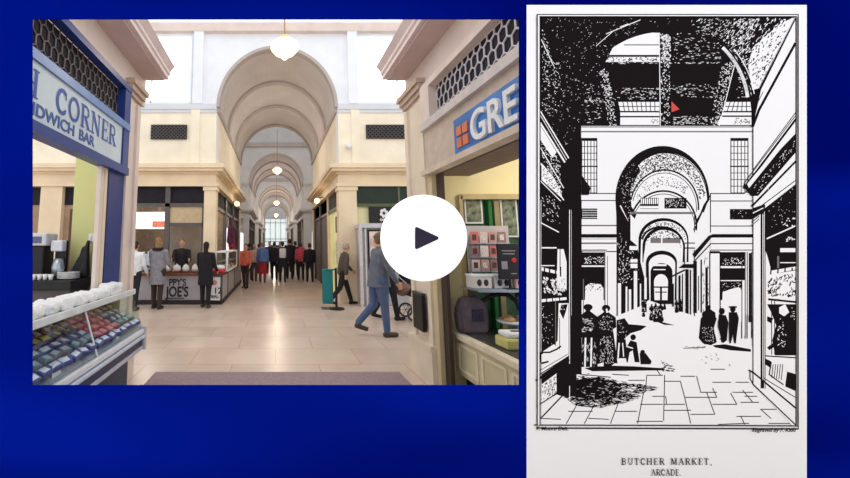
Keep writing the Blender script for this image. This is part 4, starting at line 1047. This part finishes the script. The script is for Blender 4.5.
# main arch
poly(arc(662, 199, 47, 53, 180, 0, 36)+[(706, 204), (694, 230), (630, 240), (624, 236), (616, 216)])
wi = arc(666, 199, 41, 46, 178, 0, 36); poly(wi+[(703, 205), (694, 228), (640, 232), (636, 214)], W)
poly(arc(662, 199, 47, 53, 180, 128, 12)+[(640, 170), (630, 190), (632, 220), (640, 240), (630, 240), (618, 216)])
ring = arc(664, 200, 42, 47, 165, 5, 30)+arc(664, 204, 34, 38, 5, 165, 30)
speck(ring, 620, K, 1, 2.8, .6, 1.3); speck(arc(664, 203, 36, 40, 165, 60, 20)+arc(664, 206, 32, 34, 60, 165, 20), 200, K, 1, 2.6, .7, 1.4)
strip(arc(664, 201, 43, 48, 170, 0, 30), .8)
strip(arc(664, 207, 34, 37, 168, -4, 30), 1.6); strip(arc(664, 208, 32, 35, 168, -6, 30), .7)
speck(arc(664, 208, 31, 32, 165, 40, 24)+arc(664, 211, 26, 24, 40, 165, 24), 150, K, .8, 2, .5, 1.1)
strip(arc(663, 225, 33, 34, 165, -8, 30), 1.8); strip(arc(663, 226, 31, 32, 160, -8, 30), .7)
speck([(618, 190), (640, 170), (650, 160), (640, 180), (632, 200), (630, 230)], 60, W, .8, 2, .3, .8)
line(620, 206, 627, 221, 1.6, W)
# inner right soffit slopes and blocks
strip([(710, 195), (694, 225)], 1.0); strip([(706, 204), (703, 212)], 1); line(694, 213, 694, 232, .8); strip([(709, 199), (695, 222)], .8)
# wall seen through the arch
poly(arc(663, 228, 30, 31, 170, 10, 20)+[(694, 250), (632, 250)], W)
rect(640, 198, 658, 209); rect(640.5, 198.5, 657.5, 204, W)
for i in range(1, 9): line(640+i*2, 198, 640+i*2, 205, .7)
rect(640, 206, 659, 208.5, W); rect(664, 198, 686, 208.5); speck([(665, 199), (684, 199), (684, 208), (665, 208)], 60, W, .8, 2)
line(631, 213, 693, 213, 2.2, G); rect(659.5, 196, 663.5, 211, W)
# receding arches
for (cy, rx, ry, sp) in ((240, 25, 22, 70), (246, 21, 19, 60)):
    poly(arc(663, cy, rx, ry, 180, 0, 24)+[(663+rx, 262), (663-rx, 262)], K)
    poly(arc(663.6, cy+1, rx-2, ry-2, 180, 0, 24)+[(663+rx-2, 262), (663-rx+2, 262)], W)
    speck(arc(663, cy+1, rx-2, ry-2, 175, 5, 20)+arc(663, cy+4, rx-4, ry-5, 5, 175, 20), sp*2, K, .8, 2, .5, 1.2)
poly(arc(661, 262, 18, 32, 180, 0, 24), W); rect(650, 238, 680, 243, G); rect(660.5, 230, 662, 244, W)
strip(arc(661, 240, 19, 13, 175, 5, 20), 2.0); speck(arc(661, 240, 17, 11, 175, 5, 20), 80, K, 1, 2.4, .6, 1.3)
poly(arc(661, 262, 15.5, 11.5, 180, 0, 20)+[(676, 300), (646, 300)]); poly(arc(661.5, 264, 13.2, 9.5, 180, 0, 20)+[(674, 300), (649, 300)], W)
poly(arc(661, 272, 11, 9, 180, 0, 20)+[(672, 304), (650, 304)]); poly(arc(660.5, 282, 7, 8, 180, 0, 16)+[(667, 300), (654, 300)], W)
rect(652, 264, 666, 266, W); rect(653, 269, 665, 270, W); line(654, 287, 668, 287, 1.4); line(660.5, 288, 660.5, 300, 2); line(655, 292, 666, 292, 1)
# mid left facade
rect(580, 232.5, 617, 315, W)
rect(580, 234, 620, 237.6); rect(580, 238.6, 617, 239.2, G); line(580, 243.2, 615, 243.2, 1.6, G); line(580, 250, 606, 250, 1)
rect(581, 251, 605, 300); rect(582, 251.5, 604, 252.3, W); speck([(583, 256), (604, 256), (604, 264), (583, 264)], 45, W, .8, 2, .6, 1.4); rect(581, 265.3, 604, 266.8, W)
rect(604, 251, 605, 315, G); poly([(585, 286), (590, 283), (600, 284), (603, 288), (603, 315), (584, 315)], W); speck([(585, 283), (603, 283), (603, 291), (585, 291)], 30, K, 1, 2.4, .5, 1.1); line(583, 279, 583, 315, .8, G)
rect(606, 254, 615, 256, W); line(606, 251.5, 616, 251.5, 1); line(607, 256, 607, 315, .6)
# dark side of the left block with its pale piers
poly([(616, 200), (628, 222), (636, 244), (640, 262), (644, 278), (648, 290), (648, 300), (640, 312), (616, 345)])
poly([(630, 214), (637, 222), (637, 246), (630, 240)], W); poly([(629, 246), (637, 246), (637, 250), (629, 250)], W); rect(630, 259, 637, 268, W)
line(629, 263, 638, 263, 1.2)
for (x, y0, y1, w_) in ((619, 284, 318, 3.2), (626, 287, 312, 1.8), (629.5, 290, 314, 2.4), (635, 272, 316, 3.4), (640, 284, 307, 1.3), (645, 278, 303, 2.4)):
    line(x, y0, x, y1, w_, W)
speck([(618, 232), (628, 240), (638, 262), (640, 280), (618, 282)], 70, W, .8, 2.6, .3, .9)
# mid right facade
rect(710, 232.5, 752, 315, W)
poly([(692, 254), (708, 236), (712, 234), (752, 234), (752, 237.5), (711, 237.6), (694, 258)]); line(710, 243.6, 752, 243.6, 1); line(693, 262, 710, 244, 1); line(710, 250, 752, 250, .9)
poly([(694, 262), (709, 251), (709, 320), (694, 330)], W); line(694, 250, 694, 326, .8)
for (x, y0, y1, w_) in ((694.6, 262, 312, 3.4), (700.6, 260, 312, 1.6), (706, 268, 310, 2.6), (698, 276, 310, 1)):
    line(x, y0, x, y1, w_, K)
rect(709, 251, 719, 253.4); rect(710, 254, 718.5, 320, W); line(709, 252, 709, 320, 1); line(719.5, 252, 719.5, 320, 1.2)
rect(720, 252, 744, 300); speck([(722, 257), (743, 257), (743, 265), (722, 265)], 45, W, .8, 2, .6, 1.4); rect(720, 266, 744, 268, W); rect(720, 280, 744, 281, W)
poly([(722, 292), (730, 289), (738, 287), (741, 290), (741, 322), (721, 322)], W); speck([(721, 282), (742, 282), (742, 292), (721, 292)], 40, W, .6, 1.8, .3, .8); rect(741, 281, 744, 336, W)
for x in (741.2, 744.5, 746.5, 751): line(x, 252, x, 338, .9)
rect(748, 253, 750.5, 322, K)
# left piers receding on the right of the arcade
for (x, y0, y1, w_) in ((690, 270, 314, 1.2), (686.5, 270, 316, 3.2), (682, 274, 316, 1), (679, 276, 312, 2), (675.5, 280, 308, 1), (672.5, 284, 306, 1.6)):
    line(x, y0, x, y1, w_, K)
poly([(678, 268), (683, 264), (693, 264), (693, 268)]); line(672, 276, 684, 270, 1.6); line(684, 243, 694, 243, 1); line(684, 248, 694, 248, 1.2); line(684, 200+44, 684, 266, .8)
# street floor
poly([(648, 300), (694, 316), (712, 338), (752, 346), (752, 384), (794, 424), (541, 424), (541, 395), (580, 366), (580, 340), (616, 316), (640, 306)], W)
def slab(x0, y0, x1, y1): strip([(x0, y0), (x1, y1)], .9); 
for (x0, y0, x1, y1) in ((580, 374, 610, 377), (612, 374, 628, 375), (628, 380, 644, 380), (646, 375, 662, 375), (652, 396, 664, 396), (640, 404, 662, 404), (568, 411, 592, 411), (615, 411, 636, 411), (636, 421, 662, 421), (540, 418, 560, 419), (588, 418, 608, 419),
    (664, 381, 680, 381), (664, 404, 684, 404), (664, 410, 690, 410), (680, 376, 694, 376), (712, 382, 730, 382), (735, 382, 748, 382), (700, 392, 716, 392), (732, 392, 752, 392), (684, 397, 716, 397), (690, 414, 714, 414), (712, 404, 736, 404), (740, 402, 758, 402), (736, 416, 760, 416), (760, 409, 782, 409), (744, 396, 756, 396), (718, 424, 748, 423), (768, 423, 790, 423), (710, 369, 724, 369)):
    slab(x0, y0, x1, y1)
for (x0, y0, x1, y1) in ((566, 423, 576, 405), (584, 423, 594, 404), (610, 423, 618, 402), (637, 423, 643, 392), (645, 390, 646, 376), (663, 420, 664, 375), (666, 404, 665, 396), (690, 423, 684, 397), (684, 397, 680, 382), (714, 414, 706, 392), (700, 392, 696, 376), (736, 404, 730, 393), (744, 424, 740, 416), (716, 397, 712, 388), (752, 402, 742, 390), (760, 409, 770, 418), (660, 375, 655, 368)):
    slab(x0, y0, x1, y1)
# foreground shadow, hatched
sh = [(560, 396), (578, 378), (600, 376), (616, 380), (640, 384), (664, 388), (644, 392), (640, 398), (618, 404), (600, 408), (574, 406)]
poly([(576, 380), (600, 377), (616, 382), (622, 388), (612, 396), (588, 399), (572, 396)])
speck(sh, 900, K, 3, 10, .5, 1.1, 0, .35)
speck([(560, 396), (600, 377), (616, 382), (622, 388), (612, 396), (588, 399)], 60, W, 1.5, 4, .3, .6, 0, .3)
poly([(584, 368), (600, 365), (632, 366), (664, 368), (664, 370), (620, 370.6), (592, 371)])
# people of the engraving (flat ink shapes)
def blob(pts, c=K): poly(pts, c)
def lady(x, y, s, wide=1):
    poly(arc(x, y+3.2*s, 3.2*s, 3.4*s, 0, 360, 16)[:-1]); poly([(x-2*s, y+6*s), (x+2*s, y+6*s), (x+7*s*wide, y+12*s), (x+7.5*s*wide, y+22*s), (x+4*s, y+26*s), (x+8*s*wide, y+58*s), (x+5*s, y+63*s), (x-7*s, y+63*s), (x-8*s*wide, y+56*s), (x-4*s, y+26*s), (x-7.5*s*wide, y+22*s), (x-7*s*wide, y+12*s)])
lady(587.5, 305, .98, 1.4); lady(605.5, 306, .95, 1.45); poly([(580, 325), (598, 325), (600, 366), (580, 366)]); poly([(598, 328), (612, 326), (617, 363), (597, 363)])
for x in (580.5, 585, 591): line(x, 338, x-.6, 366, 1.7, W)
speck([(581, 317), (593, 317), (594, 332), (580, 332)], 40, W, 2, 5, .3, .8, 0, .2)
speck([(600, 335), (612, 335), (613, 364), (598, 364)], 150, W, .8, 2.2, .3, .7, 1.5, .4)
speck([(600, 313), (612, 313), (613, 330), (599, 330)], 22, W, .8, 2, .3, .7); line(606, 309, 606.5, 312, 1.6, W); poly([(597, 364), (603, 362), (603, 366), (597, 366)], W)
poly([(616, 320), (624, 318), (628, 324), (640, 325), (646, 326), (640, 330), (630, 333), (620, 342), (616, 342)]); speck([(616, 320), (627, 322), (627, 340), (616, 340)], 30, W, .8, 2, .3, .7)
poly(arc(620.5, 336, 2.6, 3, 0, 360, 12)[:-1]); poly([(616, 339), (625, 339), (627, 358), (615, 358)]); line(618.5, 343, 617.5, 357, 1.5, W); line(622, 343, 623, 356, 1.1, W)
poly(arc(632.5, 337, 2.8, 3, 0, 360, 12)[:-1]); poly([(630, 340), (636, 342), (639, 362), (626, 362), (624, 350), (627, 345)]); poly([(629, 352), (632, 350), (634, 362), (627, 363)], W); line(626, 346, 632, 348, 1.2, W)
poly(arc(642, 352, 2.4, 2.4, 0, 360, 12)[:-1]); poly([(639, 353), (645, 353), (651, 361), (650, 364), (640, 364)])
# extra engraved tone
speck([(541, 300), (553, 300), (553, 345), (541, 345)], 30, W, 1, 3, .3, .8)
poly(arc(587.5, 307, 4.6, 3.2, 0, 360, 14)[:-1]); poly(arc(605.5, 308, 4.2, 3.4, 0, 360, 14)[:-1]); line(606, 309, 606.5, 312, 1.8, W)
speck([(598, 314), (613, 314), (613, 332), (598, 332)], 40, W, .8, 2.4, .3, .7); speck([(581, 340), (597, 340), (597, 366), (581, 366)], 50, W, 1.5, 5, .3, .8, 1.5, .15)
speck([(700, 258), (708, 254), (708, 312), (700, 314)], 40, K, 2, 6, .4, .8, 1.57, .1)
speck([(541, 205), (568, 215), (568, 246), (541, 244)], 50, W, .8, 2.4, .3, .9)
speck([(617, 240), (632, 262), (640, 284), (617, 284)], 60, W, .8, 3, .3, .9)
speck([(618, 150), (640, 165), (630, 195), (617, 196)], 50, W, .7, 1.8, .3, .7)
speck([(576, 376), (590, 372), (584, 396), (560, 398)], 120, K, 1.5, 5, .5, 1.1, .2, .5)
# crowd far away
for (x, y, s) in ((643, 306, .17), (651, 304, .26), (655, 303, .3), (660, 303, .3), (658, 306, .2), (676, 300, .2), (680, 299, .2), (664, 300, .15)): lady(x, y, s, 1.3)
speck([(647, 306), (664, 306), (664, 320), (650, 320)], 40, W, .6, 2, .4, 1, 1.5, .4); poly([(652, 320), (662, 322), (674, 325), (664, 324.6)])
rect(641, 299, 646, 312); speck([(640, 300), (648, 300), (648, 314), (640, 314)], 14, W)
# right people
lady(708, 305, .62, 1.5); poly([(700, 318), (708, 313), (716, 318), (713, 328), (716, 342), (710, 345), (702, 343), (698, 338)]); speck([(701, 326), (714, 326), (714, 343), (701, 343)], 50, W, .8, 2.2, .3, .6, 1.4, .4)
poly(arc(721, 311, 3, 3.4, 0, 360, 12)[:-1]); poly([(718, 314), (725, 315), (727.5, 322), (726, 340), (722, 343), (717, 326)]); line(721, 342, 720, 338, 1)
poly(arc(732, 309, 2.8, 3.2, 0, 360, 12)[:-1]); poly([(728, 306), (736, 306), (736, 307.5), (728, 307.5)]); poly([(728, 312), (736, 312), (738, 318), (736, 334), (735, 343), (733.4, 343), (732, 334), (730, 343), (728.4, 343), (728, 326)])
poly([(712, 345), (724, 344), (750, 349), (750, 351.5), (730, 350), (714, 347)]); line(683, 348, 704, 347, .9, G)
speck([(684, 346), (706, 346), (706, 349), (684, 349)], 22, K, 1, 3, .3, .6, 0, .2); speck([(700, 352), (730, 352), (730, 368), (700, 368)], 9, K, 1, 4, .5, .9, .8, .4)
speck([(660, 360), (675, 366), (675, 372), (660, 372)], 40, K, 1, 4, .6, 1.2, 0, .3)
# left foreground shop
poly([(541, 17), (556, 40), (556, 60), (541, 50)], K)
speck([(541, 24), (553, 60), (556, 70), (541, 66)], 60, W, .8, 2.6, .3, .9, 1.1, .6); line(541, 40, 553, 66, .8, W); speck([(541, 60), (560, 62), (562, 110), (541, 116)], 120, W, .8, 2.6, .3, 1.0)
rect(541, 196, 576, 396, K)
line(539, 110, 568, 158, 1.2, W); line(539, 114, 566, 160, .6, W); line(539, 122, 564, 162, 1.8, W); line(539, 130, 556, 158, .7, W); poly([(540, 126), (556, 152), (552, 158), (540, 140)], W)
speck([(540, 132), (560, 160), (562, 196), (541, 160)], 200, W, .8, 2.4, .5, 1.1)
line(539, 146, 563, 188, .9, W); line(539, 162, 563, 200, 1.1, W); line(539, 180, 560, 201, .9, W); poly([(541, 163), (552, 176), (561, 192), (561, 198), (541, 180)], W); speck([(541, 160), (562, 192), (561, 198), (541, 180)], 90, K, .8, 2, .6, 1)
speck([(541, 190), (560, 204), (560, 225), (541, 220)], 45, W, 1, 3, .4, 1, .8, .5); line(539, 222, 558, 232, 1.1, W); line(569, 210, 569, 400, .8, W); line(571, 210, 571, 315, .5, W)
poly([(581, 175), (590, 188), (588, 195), (581, 195)]); rect(571, 200, 581, 374)
poly([(557, 249), (563, 249), (566, 262), (566, 290), (556, 290)], W); line(559.5, 249, 559.5, 270, .8); rect(541, 247, 556, 248.4, W); rect(537.5, 265, 554, 266, W)
poly([(541, 267), (562, 272), (562, 275), (541, 270.6)], W)
for x in (544, 549, 555, 560): line(x, 267, x, 276, 1.4)
speck([(542, 276), (566, 278), (566, 296), (542, 294)], 60, W, 2, 6, 1, 2.4, 1.2, .8); speck([(542, 276), (566, 278), (566, 296), (542, 294)], 40, K, 1, 4, .5, 1, 1.0, .8)
poly([(541, 299), (566, 297), (566, 299.6), (541, 302)], W)
for x in (546, 552, 559): line(x, 297, x, 303, 1)
poly([(558, 303), (568, 303), (568, 352), (555, 354), (553, 346), (557, 340)], W); line(555, 300, 555, 346, .8, G); line(559, 318, 559, 350, .6)
poly([(561, 304), (567, 304), (565, 312), (562.6, 319), (559, 311)]); speck([(559, 303), (566, 303), (566, 310), (559, 310)], 14, W, 1, 2)
speck([(541, 306), (553, 306), (553, 344), (541, 344)], 30, W, .8, 2.4, .3, .8)
poly([(541, 352), (553, 344), (560, 350), (568, 352), (568, 356), (541, 374)], W); poly([(537, 352), (541, 352), (548, 358), (548, 362), (541, 364)]); poly([(541, 354), (546, 353), (549, 360), (541, 362)], W); strip([(541, 352), (549, 352), (556, 349), (560, 346)], 1.6)
strip([(536, 376), (568, 356)], 1.0); strip([(536, 380), (568, 359.5)], 2.4); strip([(536, 372), (567, 354)], .6)
poly([(541, 384), (568, 364), (568, 382), (541, 404)], W); speck([(541, 384), (568, 364), (568, 384), (541, 404)], 150, K, 1.5, 4, .4, .9, 1.7, .5); poly([(556, 372), (571, 362), (571, 384), (556, 396)])
poly([(541, 404), (556, 394), (562, 396), (541, 417)], W); strip([(541, 417), (562, 395)], 1.4); strip([(536, 406), (556, 393)], 1)
# right foreground shop
poly([(752, 126), (760, 90), (796, 17), (796, 428), (790, 424), (752, 384)], W)
strip([(757, 92), (795, 18)], 1.1); strip([(752, 126), (758, 110), (794, 44)], 2.6); strip([(762, 92), (752, 112)], .7); strip([(752, 106), (752, 196)], .9); strip([(753, 108), (752, 125)], 1)
strip([(752, 170), (795, 112)], .9); strip([(743, 188), (795, 119)], 2.2); strip([(743, 186), (744, 182), (795, 115)], .8); strip([(745, 192), (795, 127)], .9)
poly([(743, 187), (750, 196), (757, 196), (795, 152), (795, 133)]); speck([(750, 190), (795, 138), (795, 148), (756, 194)], 60, W, 1, 3, .3, .7, -.9, .2)
poly([(746, 184), (795, 125), (795, 130), (748, 188)], W)
strip([(751, 206), (795, 161)], 2.0); strip([(752, 214), (760, 206), (795, 180)], .9); line(751, 222, 758, 216, .9); strip([(750, 226), (758, 219)], .8); line(752, 196, 752, 384, .9)
poly([(764, 208), (796, 183), (796, 248), (764, 238)]); rect(759.5, 208, 763, 388); rect(761.4, 214, 762.2, 380, W); line(764, 208, 764, 388, .8); poly([(752, 208), (764, 204), (764, 211), (752, 219)]); line(752, 213, 762, 208, 1, W)
poly([(764, 237), (796, 224), (796, 284), (770, 270), (766, 255), (764, 250)]); line(766, 238.5, 796, 225, 1.4, W); speck([(780, 218), (795, 216), (795, 226), (780, 228)], 12, W, 1.4, 3, .9, 1.8); speck([(784, 236), (795, 236), (795, 242), (784, 242)], 8, W, 2, 5, 1, 1.6)
speck([(766, 188), (796, 186), (796, 212), (768, 230)], 35, W, .8, 2, .3, .7)
rect(779, 248, 795, 252, W); rect(779, 262, 796, 263, W); rect(776, 256, 778, 300, G)
poly([(767, 271), (796, 266), (796, 269), (767, 275)], W)
for x in (770, 777, 784, 791): line(x, 268, x-.6, 275, 1.4)
poly([(765, 275), (796, 270), (796, 300), (765, 298)], W); speck([(766, 276), (795, 272), (795, 298), (766, 297)], 120, K, 2, 6, .8, 1.8, 1.9, .8); poly([(776, 292), (784, 280), (790, 288), (784, 294)], W)
poly([(767, 298), (796, 301), (796, 303), (767, 300)]); poly([(766, 304), (796, 304), (796, 355), (774, 355), (771, 340), (775, 325), (770, 312)])
poly([(778, 307), (784, 304), (788, 312), (783, 316), (778, 313)], W); speck([(776, 316), (786, 316), (786, 350), (776, 350)], 24, W, 1.2, 3.4, .6, 1.4); speck([(788, 304), (795, 304), (795, 320), (788, 320)], 10, W, 1, 3)
line(770.5, 300, 770.5, 354, .8); line(773.5, 300, 773.5, 354, .8); poly([(766, 316), (772, 318), (770, 323), (766, 321)]); poly([(766, 347), (773, 342), (774, 346), (768, 350)])
line(764, 355.5, 796, 357.5, 1.2); poly([(764, 358), (770, 361), (770, 368), (764, 364)]); poly([(771, 362), (786, 364), (782, 380), (776, 382), (770, 376)], W); strip([(770, 362), (768, 374), (776, 380), (782, 384)], 1.2)
for k_ in range(5): line(772+k_*2.4, 364, 770.5+k_*2.4, 377+k_*.6, .8)
poly([(786, 371), (795, 374), (795, 391), (784, 386)]); line(787, 371, 795, 373, 1, W); strip([(748, 370), (752, 372), (795, 408)], 1.6); strip([(752, 384), (794, 424)], 1.2); line(749, 370, 749, 378, .9); strip([(749, 378), (752, 384)], .9); line(763, 378, 796, 398, .8)
for (a_, b_, c_, d_, w_) in ((536.5, 15, 796.5, 15, .9), (536.5, 15, 536.5, 424.5, 1), (797, 15, 797, 428, 1), (794.6, 17, 794.6, 426, .9), (539.5, 17, 539.5, 424, .8), (534, 424.6, 797, 425.4, 1.1), (536, 427.6, 797, 428.4, 1.3), (539, 17, 795, 17, .8)):
    line(a_, b_, c_, d_, w_)
line(538, 16, 538, 424, 1.4, W); line(795.8, 18, 795.8, 425, 1.2, G); line(538, 16, 796, 16, 1.0, W)
o = obj('engraving', rel(ink), INKM, t)
def bs(body, size, u, v, width=1, space=.1):
    return rel(serif_bm(body, size*S_, frame_mat(B(u, v, dep[0]+.0008), RT, UP), width, space, 'CENTER', .0002))
def bt(body, size, u, v, align='CENTER', **k):
    p = B(u, v, dep[0]+.0015); return rel(text_bm(body, size*S_, frame_mat(p, RT, UP), .0003, align=align, **k))
obj('caption', bs('BUTCHER MARKET,', 6.4, 666.5, 464.0, 1.05, .18), INK, t)
obj('caption', bs('ARCADE.', 6.2, 665.5, 474.8, .92, .06), INK, t)
obj('caption', bt('T. Moore Delt.', 5.4, 551, 429.6, shear=.3, bold=.0003), INK, t)
obj('caption', bt('Engraved by F. Kidd', 5.4, 772, 431, shear=.3, bold=.0003), INK, t)
mk = MB(); 
mk.face([B(670.4, 101.5, dep[0]+.0003), B(678.5, 109.5, dep[0]+.0003), B(670.4, 112.5, dep[0]+.0003)])
obj('red_marker', rel(mk), cm((206, 70, 60), .8), t)

# ---- video play button overlay, built as a solid disc before the right pilaster
t = thing('play_button', 'large round white play button overlay with a dark right-pointing triangle, before the right pilaster', 'sign')
DP = 3.42; pc = EYE+FW*DP+RT*((424-PCX)*DP/F)+UP*((PCY-238)*DP/F); t.location = pc
sp = DP/F; rr = 43.3*sp
def disc(r0, d0, d1, seg=72):
    m = MB(); a = []; b = []
    for k in range(seg):
        d = RT*(math.cos(2*PI*k/seg)*r0)+UP*(math.sin(2*PI*k/seg)*r0)
        a.append(m.bm.verts.new(d-FW*d0)); b.append(m.bm.verts.new(d-FW*d1))
    m.bm.faces.new(a[::-1]); m.bm.faces.new(b)
    for k in range(seg): m.bm.faces.new((a[k], a[(k+1) % seg], b[(k+1) % seg], b[k]))
    return m
obj('disc', disc(rr, -.015, .0), mat('play_button_white', (255, 255, 255), .5, 0, 1, emit=.6), t)  # glow added so the overlay disc stays pure white
m = MB(); tri = [(-9.2, -9.6), (-9.2, 9.6), (-8.2, 11.2), (-6.4, 10.8), (13.8, 1.3), (14.6, 0), (13.8, -1.3), (-6.4, -10.8), (-8.2, -11.2)]
f0 = [m.bm.verts.new(RT*((x)*sp)+UP*(y*sp)-FW*.004) for x, y in tri]; m.bm.faces.new(f0)
obj('triangle', m, cm((64, 58, 80), .8), t)
mb = MB(); q = Vector((1.8, 4.28, 1.66))-pc; q2 = Vector((1.62, 3.5, 1.66))-pc
mb.tube(q, q2, .02, 10); obj('bracket', mb, DGREY, t)  # made-up bracket holding the overlay disc to the pilaster
